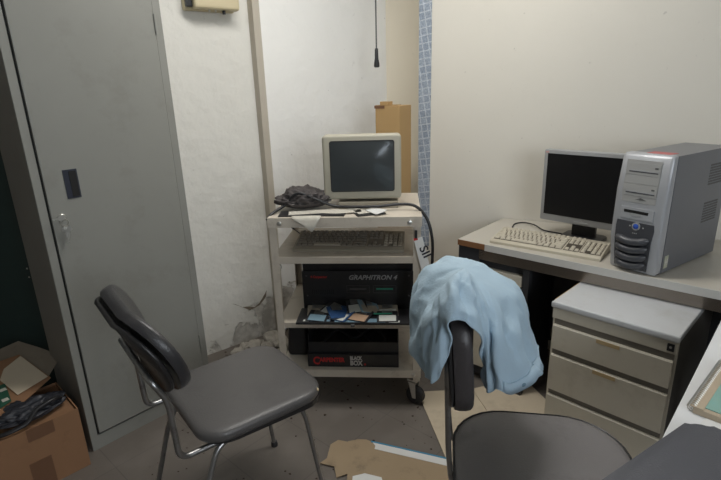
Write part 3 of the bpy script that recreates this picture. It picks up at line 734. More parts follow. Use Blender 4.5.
# paper sheet hanging over the front rim
v, a = on_cart(0.155, -0.0085, 0.8775, 0)
bm = bmesh.new(); pts = []
prof = [(0.07, 0.0), (0.02, 0.001), (0.0, 0.0), (-0.004, -0.010), (-0.007, -0.030), (-0.012, -0.055)]
n = 8
for j, (y, z) in enumerate(prof):
    wl = 0.060 * (1 if j < 3 else (0.86, 0.48, 0.05)[j - 3])
    cx = 0 if j < 3 else (0.004, 0.015, 0.024)[j - 3]
    pts.append([bm.verts.new((cx - wl + 2 * wl * i / n, y, z)) for i in range(n + 1)])
fs = [bm.faces.new((pts[j][i], pts[j][i + 1], pts[j + 1][i + 1], pts[j + 1][i])) for j in range(len(prof) - 1) for i in range(n)]
r = bmesh.ops.extrude_face_region(bm, geom=fs)
for e in r['geom']:
    if isinstance(e, bmesh.types.BMVert): e.co += Vector((0, -0.0006, 0.0006))
tag(obj('paper_sheet', bm, PAPER, loc=v, rot=(0, 0, a), smooth=True), 'cream paper corner hanging over the front rim of the cart', 'paper')

def crumple(name, loc, rz, sx, sy, sz, m, label, cat, seed, sub=5, amp=0.35, floor_z=0.0):
    bm = bmesh.new(); bmesh.ops.create_icosphere(bm, subdivisions=sub, radius=1.0)
    for vtx in bm.verts:
        p = vtx.co.copy(); q = Vector((p.x * 1.6 + seed, p.y * 1.6, p.z * 1.8))
        nn = noise.noise(q) * 0.7
        rdg = (1 - abs(noise.noise(q * 1.9 + Vector((3, 1, 7)))) * 2) * 0.35
        rdg += (1 - abs(noise.noise(q * 4.3 + Vector((9, 4, 2)))) * 2) * 0.15
        s = 1 + amp * (nn + rdg)
        vtx.co = Vector((p.x * sx * s, p.y * sy * s, max(floor_z, (p.z * 0.5 + 0.45) * sz * s)))
    o = obj(name, bm, m, loc=loc, rot=(0, 0, rz), smooth=True)
    return tag(o, label, cat)
v, a = on_cart(0.122, 0.155, 0.8825, 10)
crumple('crumpled_cloth', v, a, 0.098, 0.062, 0.070, DCLOTH, 'crumpled dark grey cloth heaped left of the tube monitor', 'cloth', 4.0, amp=0.55)

pts = [on_cart(x, y, z)[0] for x, y, z in ((-0.01, 0.02, 0.862), (0.004, 0.05, 0.880), (0.05, 0.10, 0.905), (0.11, 0.095, 0.955), (0.19, 0.10, 0.925), (0.26, 0.112, 0.895), (0.36, 0.10, 0.893), (0.45, 0.10, 0.895), (0.53, 0.11, 0.900), (0.595, 0.10, 0.894), (0.640, 0.08, 0.850), (0.662, 0.07, 0.780), (0.668, 0.08, 0.69), (0.662, 0.10, 0.58), (0.64, 0.14, 0.50))]
tag(tube('power_cable', catmull(pts), 0.0065, BLACK), 'thick black cable running across the cart top and down its right side', 'cable')

v, a = on_cart(0.598, -0.010, 0.80, 0)
tg = empty('paper_tag', v, a, 'white paper tag with black handwriting hanging from the right post', 'tag')
tl = obj('tag_strip', bx(-0.016, 0.020, -0.001, 0.0, -0.27, -0.01), PAPERW, tg, rot=(radians(-3), radians(-14), 0))
text_obj('handwriting', 'SII', 0.048, TXB, tl, (-0.004, -0.0016, -0.052), (RX, radians(78), 0), bold=0.0008, sx=1.1, extr=0.0003)
obj('red_corner', bx(-0.012, 0.004, -0.002, 0.0, -0.022, -0.012), TXR, tg)
obj('clip', bx(-0.008, 0.002, -0.003, 0.0, -0.012, 0.022, 0.001), BLACK, tg)

# ------------------------------------------------------------------ desk against the right wall
da = Vector((0.442, 2.121, 0)); dd = dir2(-42); dn = Vector((-dd.y, dd.x, 0))       # dn points to the wall
desk = empty('steel_desk', da, radians(-42), 'long grey-topped steel desk along the right wall carrying the newer computer', 'desk')
def wall_y(x):  # distance from the desk front line to the wall, in desk coordinates
    # wall line in world: wall_end + s*WR
    R = Matrix.Rotation(radians(42), 3, 'Z'); p0 = R @ (wall_end - da); d0 = R @ WR
    return p0.y + (x - p0.x) / d0.x * d0.y
DL = 1.5
bm = bmesh.new(); add_prism(bm, [(0, 0), (DL, 0), (DL, min(0.75, wall_y(DL) - 0.004)), (0.25, wall_y(0.25) - 0.004), (0.0, wall_y(0.0) - 0.004)], 0.677, 0.70); obj('desktop', bm, DESKT, desk)
bm = bx(0.135, DL, -0.005, 0.0, 0.672, 0.701); obj('edge_trim', bm, DESKE, desk)
bm = bx(0.0, 0.135, -0.003, 0.0, 0.674, 0.699); obj('bare_edge', bm, DESKB, desk)
obj('apron', bx(0.10, DL, 0.012, 0.024, 0.622, 0.677), DESKA, desk)
obj('apron_end', bx(0.0, 0.10, 0.010, 0.024, 0.590, 0.677), DESKD, desk)
obj('side_panel', bx(0.0, 0.02, 0.024, 0.40, 0.02, 0.677), DESKD, desk)
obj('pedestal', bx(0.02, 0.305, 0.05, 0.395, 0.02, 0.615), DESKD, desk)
obj('post', bx(0.305, 0.332, 0.02, 0.05, 0.0, 0.615), DESKD, desk)
for (z0, z1) in ((0.530, 0.580), (0.462, 0.516), (0.29, 0.445), (0.08, 0.27)):
    dr = obj('drawer', bx(0.085, 0.300, 0.022, 0.05, z0, z1, 0.003), DRAW, desk)
obj('back_panel', bx(0.20, DL - 0.02, 0.40, 0.412, 0.12, 0.66), DESKD, desk)
obj('end_panel', bx(DL - 0.02, DL, 0.024, 0.42, 0.0, 0.677), DESKD, desk)

# ------------------------------------------------------------------ drawer unit
cu = empty('drawer_unit', (0.688, 1.613, 0), radians(-45.9), 'grey metal three-drawer unit with white top pushed under the desk', 'drawer unit')
UW, UD, UH = 0.396, 0.50, 0.618
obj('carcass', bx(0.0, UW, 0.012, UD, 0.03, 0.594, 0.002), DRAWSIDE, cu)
bm = bmesh.new(); add_prism(bm, [(-0.004, -0.008), (UW + 0.002, -0.008), (UW + 0.002, UD), (-0.004, UD)], 0.594, UH, 0.006, 3); obj('unit_top', bm, DRAWTOP, cu, autosmooth=40)
obj('bare_edge', bx(-0.006, -0.0041, 0.02, UD - 0.15, 0.597, 0.614), mat('yellow_edge', (0.42, 0.25, 0.07), 0.7), cu)
obj('header', bx(0.0, UW, 0.0, 0.012, 0.552, 0.594, 0.001), DRAW, cu)
lk = obj('lock', bx(UW - 0.030, UW - 0.010, -0.003, 0.0, 0.560, 0.586, 0.002), BLACK, cu)
bm = bmesh.new(); add_lathe(bm, [(0.004, 0), (0.004, 0.001)], 10, Matrix.Translation((UW - 0.02, -0.003, 0.574)) @ Matrix.Rotation(pi / 2, 4, 'X')); obj('keyhole', bm, STEEL, lk)
obj('face_frame', bx(0.0, UW, 0.009, 0.012, 0.03, 0.552), DRAW, cu)
for i, (z0, z1) in enumerate(((0.432, 0.528), (0.262, 0.408), (0.052, 0.238))):
    bm = bmesh.new()     # drawer front with a sloped finger lip on top
    add_prism(bm, [(-0.004, z0), (-0.004, z1 - 0.004), (0.000, z1), (0.009, z1), (0.009, z0)], 0.008, UW - 0.008, 0, axis='x')
    dr = obj('drawer', bm, DRAW, cu)
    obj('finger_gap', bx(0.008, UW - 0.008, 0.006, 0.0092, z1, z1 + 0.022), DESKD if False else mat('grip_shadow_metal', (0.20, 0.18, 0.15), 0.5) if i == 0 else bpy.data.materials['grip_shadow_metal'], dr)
    if i < 2: obj('label_holder', bx(0.160, 0.235, -0.0056, -0.004, z1 - 0.018, z1 - 0.004), DRAWHOLD, dr)

# ------------------------------------------------------------------ tower, LCD, keyboard
def tower():
    r = empty('computer_tower', (0.938, 1.742, 0.70), radians(-57), 'silver computer tower with dark louvred lower front on the desk', 'computer')
    TW, TH, TD = 0.172, 0.425, 0.44
    obj('case', bx(0.004, TW - 0.002, 0.035, TD, 0.006, TH - 0.004, 0.002), SILD, r)
    # moulded front bezel, swelling a little
    bm = bmesh.new()
    prof = [(0.036, 0.006), (0.0, 0.004), (-0.012, 0.12), (-0.008, 0.30), (0.0, TH - 0.012), (0.012, TH), (0.036, TH)]
    add_prism(bm, prof, 0, TW, 0.012, 3, axis='x'); obj('front_bezel', bm, SILV, r, autosmooth=50)
    # the parts of the front, following the bezel
    def fy(z):
        pr = [(0.004, 0.0), (0.12, -0.012), (0.30, -0.008), (0.413, 0.0)]
        for (a, b), (c, d) in zip(pr, pr[1:]):
            if z <= c: return b + (d - b) * (z - a) / (c - a)
        return 0.0
    def panel(nm, x0, x1, z0, z1, off, m, par=r):
        bm = bmesh.new()
        zs = sorted({z0, z1} | {z for z in (0.12, 0.30) if z0 < z < z1})
        add_prism(bm, [(fy(z) - off, z) for z in zs] + [(fy(z) + 0.004, z) for z in reversed(zs)], x0, x1, 0, axis='x')
        return obj(nm, bm, m, par)
    bay = panel('drive_bay', 0.022, 0.140, 0.255, 0.402, 0.0012, SILF)
    for z in (0.352, 0.263 + 0.016):
        p = panel('optical_drive', 0.024, 0.138, z, z + 0.040, 0.003, SILF)
        panel('tray_line', 0.034, 0.132, z + 0.012, z + 0.0165, 0.0042, LCDB, p)
        panel('tray_shadow', 0.034, 0.132, z + 0.0085, z + 0.012, 0.0040, BAYD, p)
        panel('eject_button', 0.120, 0.130, z + 0.024, z + 0.029, 0.0045, UNITG, p)
    panel('blank_bay', 0.024, 0.138, 0.3215, 0.350, 0.0025, SILF)
    # winged badge
    bm = bmesh.new(); add_prism(bm, [(0.070, 0.266), (0.088, 0.273), (0.107, 0.266)], fy(0.27) - 0.0028, fy(0.27), axis='y'); obj('badge', bm, UNITG, r)
    fdp = panel('floppy_drive', 0.026, 0.140, 0.196, 0.236, 0.0035, SILV)
    panel('disk_slot', 0.038, 0.122, 0.217, 0.227, 0.0045, UNITI, fdp); panel('slot_lip', 0.060, 0.100, 0.208, 0.216, 0.0055, LCDB, fdp)
    # dark lower panel with louvres
    bm = bmesh.new(); bm_pts = [(0.020, 0.190), (0.148, 0.180), (0.140, 0.012), (0.026, 0.012)]
    bm.free()
    bm = bmesh.new()
    rows = [(0.012, 0.022, 0.138), (0.06, 0.019, 0.141), (0.12, 0.017, 0.145), (0.165, 0.016, 0.149), (0.186, 0.018, 0.146)]
    A = [[bm.verts.new((x, fy(z) - 0.003, z)) for x in (x0, (x0 + x1) / 2, x1)] for (z, x0, x1) in rows]
    B = [[bm.verts.new((x, fy(z) + 0.004, z)) for x in (x0, (x0 + x1) / 2, x1)] for (z, x0, x1) in rows]
    for T in (A, B):
        for a_, b_ in zip(T, T[1:]):
            for k in range(2): bm.faces.new((a_[k], a_[k + 1], b_[k + 1], b_[k]))
    for k in range(len(rows) - 1):
        for e in (0, 2): bm.faces.new((A[k][e], A[k + 1][e], B[k + 1][e], B[k][e]))
    for e in (0, -1):
        for k in range(2): bm.faces.new((A[e][k], A[e][k + 1], B[e][k + 1], B[e][k]))
    dp = obj('lower_panel', bm, BAYD, r)
    for i in range(4):
        z = 0.122 - i * 0.031; pts = []
        for k in range(11):
            u = k / 10 * 2 - 1; pts.append((0.081 + u * (0.056 - i * 0.002), fy(z) - 0.003 - 0.010 * (1 - u ** 4), z + 0.012 * u * u - 0.006 + 0.002 * u))
        bm = bmesh.new(); add_tube(bm, pts, [0.007] + [0.0138] * 9 + [0.007], 10); obj('louvre', bm, BAYD, dp, autosmooth=50)
    bm = bmesh.new(); add_lathe(bm, [(0.0095, 0), (0.0095, 0.005), (0.007, 0.007), (0.003, 0.008)], 20, Matrix.Translation((0.088, fy(0.172) - 0.002, 0.172)) @ Matrix.Rotation(pi / 2, 4, 'X'))
    obj('power_button', bm, BLUEB, dp, autosmooth=50)
    bm = bmesh.new(); add_lathe(bm, [(0.0145, 0), (0.0145, 0.004)], 20, Matrix.Translation((0.088, fy(0.172) - 0.002, 0.172)) @ Matrix.Rotation(pi / 2, 4, 'X')); obj('button_ring', bm, LCDB, dp, autosmooth=50)
    for x in (0.066, 0.112):
        bm = bmesh.new(); add_lathe(bm, [(0.003, 0), (0.002, 0.002)], 10, Matrix.Translation((x, fy(0.172) - 0.003, 0.170)) @ Matrix.Rotation(pi / 2, 4, 'X')); obj('light', bm, LCDB, dp)
    bm = bmesh.new()
    for x in (0.080, 0.086, 0.092): add_lathe(bm, [(0.002, 0), (0.002, 0.001)], 8, Matrix.Translation((x, fy(0.146) - 0.003, 0.146)) @ Matrix.Rotation(pi / 2, 4, 'X'))
    obj('port', bm, LCDB, dp)
    # side: perforated vents and badge sticker
    for (y0, z0) in ((0.285, 0.292), (0.285, 0.150)):
        bm = bmesh.new()
        for i in range(9):
            for j in range(8):
                y, z = y0 + 0.0125 * i, z0 + 0.010 * j; add_box(bm, TW - 0.003, TW - 0.0012, y, y + 0.0095, z, z + 0.0062)
        obj('vent', bm, UNITG, r)
    st = obj('sticker', bx(TW - 0.002, TW - 0.0012, 0.048, 0.074, 0.022, 0.068), mat('grey_sticker', (0.42, 0.43, 0.33), 0.5), r)
    text_obj('lettering', 'H', 0.030, TXG, st, (TW - 0.0011, 0.051, 0.034), (RX, 0, radians(90)), extr=0.0003, bold=0.001)
    obj('red_sticker', bx(0.07, 0.15, 0.02, 0.075, TH - 0.0005, TH + 0.0004), mat('red_sticker_print', (0.45, 0.12, 0.12), 0.5), r)
    for x in (0.02, TW - 0.02):
        for y in (0.03, TD - 0.04):
            obj('foot', bx(x - 0.01, x + 0.01, y - 0.01, y + 0.01, 0, 0.008), BLACK, r)
    obj('rear_panel', bx(0.01, TW - 0.01, TD, TD + 0.002, 0.012, TH - 0.01), UNITG, r)
    return r
tower()

lcd = empty('lcd_monitor', (0.962, 2.047, 0.70), radians(-46), 'silver flat monitor with black screen beside the computer tower', 'monitor')
tilt = radians(0.5)
bm = bmesh.new(); add_prism(bm, rrect(0.186, 0.158, 0.006, 3, 0, 0.236), -0.012, 0.028, 0.004, 2, axis='y'); bz = obj('bezel', bm, LCDB, lcd, loc=(0, 0, -0.008), rot=(tilt, 0, 0), autosmooth=40)
obj('screen', bx(-0.169, 0.169, -0.0135, -0.011, 0.108, 0.378), LCDS, bz)
obj('button_strip', bx(-0.03, 0.03, -0.014, -0.011, 0.084, 0.092, 0.001), SILF, bz)
bm = bmesh.new(); add_lathe(bm, [(0.004, 0), (0.003, 0.002)], 12, Matrix.Translation((0.0, -0.012, 0.097)) @ Matrix.Rotation(pi / 2, 4, 'X')); obj('brand_mark', bm, SILF, bz)
obj('corner_sticker', bx(-0.180, -0.165, -0.0128, -0.0118, 0.380, 0.387), mat('pink_sticker', (0.5, 0.3, 0.28), 0.5), bz)
obj('neck', bx(-0.050, 0.050, 0.02, 0.045, 0.012, 0.16, 0.004), BLACK, lcd)
bm = bmesh.new(); add_prism(bm, rrect(0.085, 0.062, 0.02, 5, 0.0, 0.030), 0, 0.014, 0.004, 2); obj('base', bm, BLACK, lcd, autosmooth=40)
tag(tube('monitor_cable', catmull([(0.735, 2.275, 0.703), (0.765, 2.33, 0.704), (0.81, 2.34, 0.706), (0.84, 2.27, 0.712), (0.86, 2.20, 0.705), (0.92, 2.14, 0.704)]), 0.0032, BLACK), 'thin black cable curving over the desk behind the beige keyboard', 'cable')
kb = keyboard('computer_keyboard', (0.566, 2.052, 0.7005), radians(-38.5), 'light beige keyboard lying on the desk before the flat monitor', KB2, KC2, KC2, 0.452, 0.165, 0.020)

# ------------------------------------------------------------------ white desk, notebook, cushion
e0 = Vector((1.075, 1.318, 0)); ed = dir2(226.4); en = Vector((cos(radians(-43.6)), sin(radians(-43.6)), 0))
wd = empty('white_desk', e0, radians(226.4), 'white-topped desk at the right foreground holding the teal notebook', 'desk')
# local x runs along the visible edge towards the camera, local y away from the room centre is -y.. (right handed: y = rot90 of x)
obj('desktop', bx(0, 1.05, 0.0, 0.62, 0.675, 0.70, 0.002), DESK2, wd)
for (x, y) in ((0.06, 0.06), (0.95, 0.06), (0.06, 0.56), (0.95, 0.56)):
    obj('leg', bx(x - 0.02, x + 0.02, y - 0.02, y + 0.02, 0, 0.675, 0.002), DESKD, wd)
obj('apron', bx(0.04, 0.97, 0.05, 0.07, 0.60, 0.675), DESKD, wd)

nbk = empty('spiral_notebook', (0.678, 0.868, 0.7005), radians(42), 'worn spiral notebook with teal cover on the white desk', 'notebook')
obj('pages', bx(0.0, 0.25, -0.18, -0.004, 0.0, 0.014, 0.002), NBEDGE, nbk)
obj('cover', bx(0.012, 0.248, -0.178, -0.022, 0.0142, 0.016, 0.0004), TEAL, nbk)
obj('spine_strip', bx(0.0, 0.25, -0.022, 0.002, 0.0142, 0.0165), NBEDGE, nbk)
bm = bmesh.new()
for i in range(30):
    x = 0.006 + i * 0.0082
    add_tube(bm, [(x, -0.001 + 0.009 * cos(t), 0.010 + 0.0095 * sin(t)) for t in [pi * 2 * k / 10 for k in range(11)]], 0.0012, 5, cap=False)
obj('spiral_wire', bm, STEEL, nbk)
v = Vector((0.690, 0.846, 0.7002))
tag(obj('loose_papers', bx(0.0, 0.2, -0.2, -0.0, 0, 0.0008), PAPERW, loc=(0.668, 0.826, 0.7004), rot=(0, 0, radians(36))), 'loose white papers lying beside the spiral notebook', 'paper')

pd = empty('vinyl_cushion', (0.632, 0.802, 0.7012), radians(-149), 'dark grey vinyl pad lying on the near corner of the white desk', 'cushion')
bm = bmesh.new(); add_prism(bm, rrect(0.22, 0.19, 0.035, 5, 0.21, 0.19), 0.0, 0.036, 0.012, 4); obj('pad', bm, VINYLP, pd, autosmooth=50)
tube('piping', [(p[0], p[1], 0.012) for p in rrect(0.2215, 0.1915, 0.036, 6, 0.21, 0.19)] + [(0.4315, 0.19, 0.012)], 0.003, VINYLK, pd, seg=6)

# ------------------------------------------------------------------ chairs
def pad_surface(hx, hy, r, th, dish, nrm=26, lay=(0, 0.35, 0.75, 1.0)):
    """soft cushion: rounded-rectangle outline with rounded edge and crowned top"""
    bm = bmesh.new(); out = rrect(hx, hy, r, 7); n = len(out); rings = []
    k = [(0.985, -0.5), (1.0, -0.25), (1.0, 0.1), (0.985, 0.36), (0.95, 0.50), (0.88, 0.57), (0.7, 0.66), (0.45, 0.72), (0.2, 0.75)]
    for (s, z) in k:
        rings.append([bm.verts.new((p[0] * s, p[1] * s, z * th)) for p in out])
    for A, B in zip(rings, rings[1:]):
        for i in range(n): bm.faces.new((A[i], A[(i + 1) % n], B[(i + 1) % n], B[i]))
    c = bm.verts.new((0, 0, 0.76 * th))
    for i in range(n): bm.faces.new((rings[-1][i], rings[-1][(i + 1) % n], c))
    bm.faces.new(rings[0][::-1])
    return bm
def taper_y(bm, f, amt, hx):
    for v in bm.verts:
        t = (v.co.x / hx) * 0.5 + 0.5; v.co.y *= 1 - amt * (1 - t) * 1.0 if f > 0 else 1 - amt * t
def back_pad(hw, hh, th, curve, r, fat=1.0):
    """backrest standing in the local yz plane, front towards +x, concave"""
    bm = pad_surface(hh, hw, r, th, 0)
    for v in bm.verts:
        x, y, z = v.co; v.co = Vector((z, y, x))
        v.co.x += curve * (y / hw) ** 2
    return bm
def chair_left():
    c = Vector((-0.392, 1.398, 0)); r = empty('vinyl_chair', c, radians(38), 'grey vinyl chair with chrome tube frame standing before the locker', 'chair')
    bm = pad_surface(0.205, 0.205, 0.085, 0.032, 0); taper_y(bm, 1, 0.04, 0.205)
    s = obj('seat', bm, VINYL, r, loc=(-0.008, 0.008, 0.440), autosmooth=70)
    bm = bmesh.new(); add_prism(bm, [(p[0], p[1] * (1 - 0.10 * (0.5 - p[0] / 0.38))) for p in rrect(0.198, 0.198, 0.085, 6)], 0.410, 0.427); obj('seat_board', bm, VINYLK, r)
    bm = bmesh.new(); bmesh.ops.create_icosphere(bm, subdivisions=2, radius=0.006)
    for v in bm.verts: v.co += Vector((0, 0, 0.003 * noise.noise(v.co * 300)))
    obj('torn_spot', bm, FOAM, s, loc=(0.176, -0.178, 0.004))
    b = obj('backrest', back_pad(0.222, 0.132, 0.034, 0.040, 0.125), VINYLD, r, loc=(-0.290, 0.008, 0.722), rot=(0, radians(-22), 0), autosmooth=70)
    bm = back_pad(0.208, 0.120, 0.016, 0.040, 0.112)
    for v in bm.verts: v.co.x = v.co.x - 0.034
    obj('back_shell', bm, VINYLK, b, autosmooth=70)
    bm = bmesh.new()
    for yz in ((-0.12, -0.095), (0.02, -0.112)):
        add_box(bm, 0.004, 0.010, yz[0], yz[0] + 0.018, yz[1] - 0.006, yz[1] + 0.004, 0.002)
    obj('torn_spot', bm, FOAM, b)
    for s_ in (-1, 1):
        y = 0.012 + 0.155 * s_
        path = smooth_path([(-0.312, 0.012, 0.672), (-0.310, y, 0.668), (-0.276, y, 0.600), (-0.270, y, 0.402), (-0.17, y, 0.402), (0.03, y * 0.97, 0.408)], 0.035, 6)
        tube('back_tube', path, 0.0088, CHROME, r, seg=12)
        path = smooth_path([(0.0, 0.150 * s_, 0.408), (-0.165, 0.155 * s_, 0.404), (-0.215, 0.172 * s_, 0.30), (-0.275, 0.245 * s_, 0.0)], 0.04, 6)
        lg = tube('leg', path, 0.0088, CHROME, r, seg=12)
        path = smooth_path([(-0.03, 0.15 * s_, 0.408), (0.105, 0.155 * s_, 0.408), (0.125, 0.160 * s_, 0.36), (0.170, 0.185 * s_, 0.0)], 0.03, 6)
        lg = tube('leg', path, 0.0078, CHROME, r, seg=12)
        for (x, y2) in ((-0.275, 0.245 * s_), (0.170, 0.185 * s_)):
            bm = bmesh.new(); add_lathe(bm, [(0.013, 0), (0.013, 0.012), (0.011, 0.02)], 14, Matrix.Translation((x, y2, 0))); obj('rubber_foot', bm, RUBBER, r, autosmooth=40)
    bm = bmesh.new(); add_tube(bm, [(0.05, -0.15, 0.397), (0.05, 0.15, 0.397)], 0.008, 8); add_tube(bm, [(-0.06, -0.15, 0.397), (-0.06, 0.15, 0.397)], 0.008, 8); obj('cross_bar', bm, CHROME, r, autosmooth=40)
    return r
chair_left()
C2 = Vector((0.455, 1.000, 0)); C2A = radians(-10)
def chair_right():
    r = empty('vinyl_chair', C2, C2A, 'brown-grey vinyl chair with the light blue shirt over its back', 'chair')
    bm = pad_surface(0.225, 0.220, 0.150, 0.042, 0); s = obj('seat', bm, VINYLB, r, loc=(-0.012, 0, 0.427), autosmooth=70)
    out = [(p[0] * 0.992, p[1] * 0.992, 0.016) for p in rrect(0.225, 0.220, 0.150, 7)]
    tube('piping', out + [out[0]], 0.0028, VINYLK, s, seg=6)
    bm = bmesh.new(); add_prism(bm, rrect(0.200, 0.200, 0.14, 6, -0.008, 0), 0.388, 0.404); obj('seat_board', bm, VINYLK, r)
    b = obj('backrest', back_pad(0.150, 0.130, 0.042, 0.010, 0.07), VINYLC, r, loc=(-0.232, 0.062, 0.752), rot=(0, radians(-4), 0), autosmooth=70)
    bm = back_pad(0.143, 0.123, 0.014, 0.010, 0.065)
    for v in bm.verts: v.co.x -= 0.026
    obj('back_shell', bm, VINYLK, b, autosmooth=70)
    for s_ in (-1, 1):
        y = 0.045 + 0.085 * s_
        path = smooth_path([(-0.262, y, 0.84), (-0.254, y, 0.62), (-0.250, y, 0.50), (-0.240, y, 0.40), (-0.20, y, 0.385), (0.02, y, 0.385)], 0.03, 5)
        tube('back_bar', path, 0.0055, CHROME, r, seg=12, sx=1.6)
        tube('leg', smooth_path([(0, 0.13 * s_, 0.380), (-0.12, 0.14 * s_, 0.378), (-0.17, 0.15 * s_, 0.30), (-0.215, 0.19 * s_, 0)], 0.04, 5), 0.0095, CHROME, r)
        tube('leg', smooth_path([(0, 0.13 * s_, 0.380), (0.13, 0.14 * s_, 0.378), (0.16, 0.15 * s_, 0.30), (0.19, 0.19 * s_, 0)], 0.03, 5), 0.0095, CHROME, r)
    return r
chair_right()

# ------------------------------------------------------------------ shirt draped over the right chair's back
# each row: shoulder, middle and hem point of one fold line running down from the top, going once round the backrest
SH = [[(0.212, 0.985, 0.952), (0.211, 0.945, 0.93), (0.211, 0.93, 0.897)], [(0.186, 0.99, 0.943), (0.183, 0.95, 0.921), (0.182, 0.93, 0.89)], [(0.178, 1.02, 0.92), (0.167, 0.96, 0.88), (0.181, 0.95, 0.813)], [(0.17, 1.06, 0.902), (0.147, 0.99, 0.842), (0.163, 0.98, 0.721)], [(0.161, 1.1, 0.893), (0.132, 1.04, 0.816), (0.142, 1.02, 0.709)], [(0.152, 1.13, 0.906), (0.123, 1.1, 0.802), (0.12, 1.08, 0.731)], [(0.151, 1.17, 0.911), (0.14, 1.17, 0.811), (0.141, 1.18, 0.705)], [(0.165, 1.22, 0.914), (0.18, 1.28, 0.816), (0.187, 1.3, 0.687)], [(0.222, 1.26, 0.917), (0.245, 1.33, 0.812), (0.259, 1.34, 0.685)], [(0.286, 1.28, 0.911), (0.316, 1.36, 0.807), (0.332, 1.37, 0.668)], [(0.336, 1.27, 0.893), (0.395, 1.34, 0.793), (0.415, 1.35, 0.643)], [(0.372, 1.22, 0.886), (0.431, 1.28, 0.807), (0.45, 1.28, 0.648)], [(0.389, 1.17, 0.866), (0.437, 1.2, 0.778), (0.458, 1.2, 0.668)], [(0.378, 1.12, 0.861), (0.429, 1.14, 0.731), (0.472, 1.14, 0.651)], [(0.354, 1.08, 0.867), (0.375, 1.04, 0.775), (0.428, 1.05, 0.677)], [(0.319, 1.05, 0.878), (0.328, 1.0, 0.791), (0.349, 1.02, 0.658)], [(0.291, 1.03, 0.888), (0.296, 0.98, 0.811), (0.314, 1.0, 0.682)], [(0.274, 1.02, 0.897), (0.282, 0.985, 0.817), (0.3, 1.02, 0.662)], [(0.26, 1.01, 0.907), (0.267, 0.985, 0.825), (0.295, 1.05, 0.686)], [(0.239, 0.99, 0.931), (0.238, 0.95, 0.89), (0.245, 0.945, 0.852)]]
SH_TOP = Vector((0.251, 1.12, 0.944))
def closed_cr(P, t):
    n = len(P); i = int(math.floor(t)) % n; f = t - math.floor(t)
    a, b, c, d = P[(i - 1) % n], P[i], P[(i + 1) % n], P[(i + 2) % n]
    return 0.5 * ((2 * b) + (c - a) * f + (2 * a - 5 * b + 4 * c - d) * f * f + (3 * b - a - 3 * c + d) * f ** 3)
def make_shirt():
    n = len(SH); NT, NR = n * 12, 44
    cols = [[Vector(r[k]) for r in SH] for k in range(3)]
    bm = bmesh.new(); rows = []
    for i in range(NT):
        t = i / 12.0; a, b, c = (closed_cr(cols[k], t) for k in range(3))
        ctrl = [SH_TOP, SH_TOP.lerp(a, 0.55) + Vector((0, 0, 0.010)), a, a.lerp(b, 0.5) + (a.lerp(b, 0.5) - Vector((0.25, 1.12, 0.86))).normalized() * 0.008, b, c]
        path = catmull(ctrl, 12)[4:]
        L = [0.0]
        for p, q in zip(path, path[1:]): L.append(L[-1] + (q - p).length)
        col_ = []
        for j in range(NR + 1):
            s = L[-1] * j / NR; k = 0
            while k < len(L) - 2 and L[k + 1] < s: k += 1
            f = (s - L[k]) / max(1e-9, L[k + 1] - L[k]); col_.append(path[k].lerp(path[k + 1], f))
        rows.append(col_)
    ctr = Vector((0.25, 1.12, 0.83)); V = []
    for i in range(NT):
        r = []
        for j in range(NR + 1):
            p = rows[i][j]; tj = j / NR
            du = rows[(i + 1) % NT][j] - rows[i - 1][j]; dv = rows[i][min(j + 1, NR)] - rows[i][max(j - 1, 0)]
            nn = du.cross(dv)
            nn = nn.normalized() if nn.length > 1e-9 else (p - ctr).normalized()
            if nn.dot(p - ctr) < 0: nn = -nn
            q = Vector((p.x * 9 + p.z * 5, p.y * 9, p.z * 4 - p.x * 3))
            w_ = noise.noise(q + Vector((2, 7, 1)))
            rd = 1 - abs(noise.noise(q * 1.1 + Vector((5, 5, 9)) + Vector((w_, w_, 0)) * 0.8)) * 3.2
            th_ = 2 * pi * i / NT; q2 = Vector((2.0 * cos(th_) + tj * 0.5, 2.0 * sin(th_), tj * 1.3 + 3)); tw = min(1.0, max(0.0, (tj - 0.12) / 0.45)); tw = tw * tw * (3 - 2 * tw)
            fl = (1 - abs(noise.noise(q2)) * 3.4); fl2 = (1 - abs(noise.noise(q2 * 1.9 + Vector((7, 2, 5)))) * 3.4)
            fine = 1 - abs(noise.noise(q * 2.6 + Vector((1, 3, 4)))) * 3
            amp = 0.35 + 0.65 * min(1, tj * 2.0)
            near_hem = 1.0 if tj < 0.9 else 1.0 - 0.4 * (tj - 0.9) / 0.1
            dsp = min(0.0075, (0.0085 * rd + 0.0035 * fine + 0.006 * w_ + 0.017 * fl * tw + 0.007 * fl2 * tw - 0.007) * amp * near_hem)
            r.append(p + nn * dsp)
        V.append([bm.verts.new(x) for x in r])
    for i in range(NT):
        for j in range(NR):
            bm.faces.new((V[i][j], V[(i + 1) % NT][j], V[(i + 1) % NT][j + 1], V[i][j + 1]))
    top = bm.verts.new(sum((v[0].co for v in V), Vector()) / NT + Vector((0, 0, 0.002)))
    for i in range(NT): bm.faces.new((V[i][0], top, V[(i + 1) % NT][0]))
    hem = [v[-1].co.copy() for v in V]; hem2 = [v[-4].co.copy() for v in V]
    o = obj('draped_shirt', bm, SHIRT, smooth=True); md = o.modifiers.new('thickness', 'SOLIDIFY'); md.thickness = 0.0025; md.offset = 0
    tag(o, 'light blue cotton shirt draped over the right chair backrest', 'shirt')
    tube('hem', [hem[i] for i in range(0, NT)] + [hem[0]], 0.0022, SHIRT, o, seg=6)
    # double-stitched cuff along the lower right part of the hem
    bm = bmesh.new(); A = []
    for i in range(int(12.2 * 12), int(15.8 * 12)):
        nn = (V_n(hem, hem2, i, ctr)); A.append((bm.verts.new(hem[i] + nn * 0.003), bm.verts.new(hem[i].lerp(hem2[i], 1.5) + nn * 0.003)))
    for p, q in zip(A, A[1:]): bm.faces.new((p[0], q[0], q[1], p[1]))
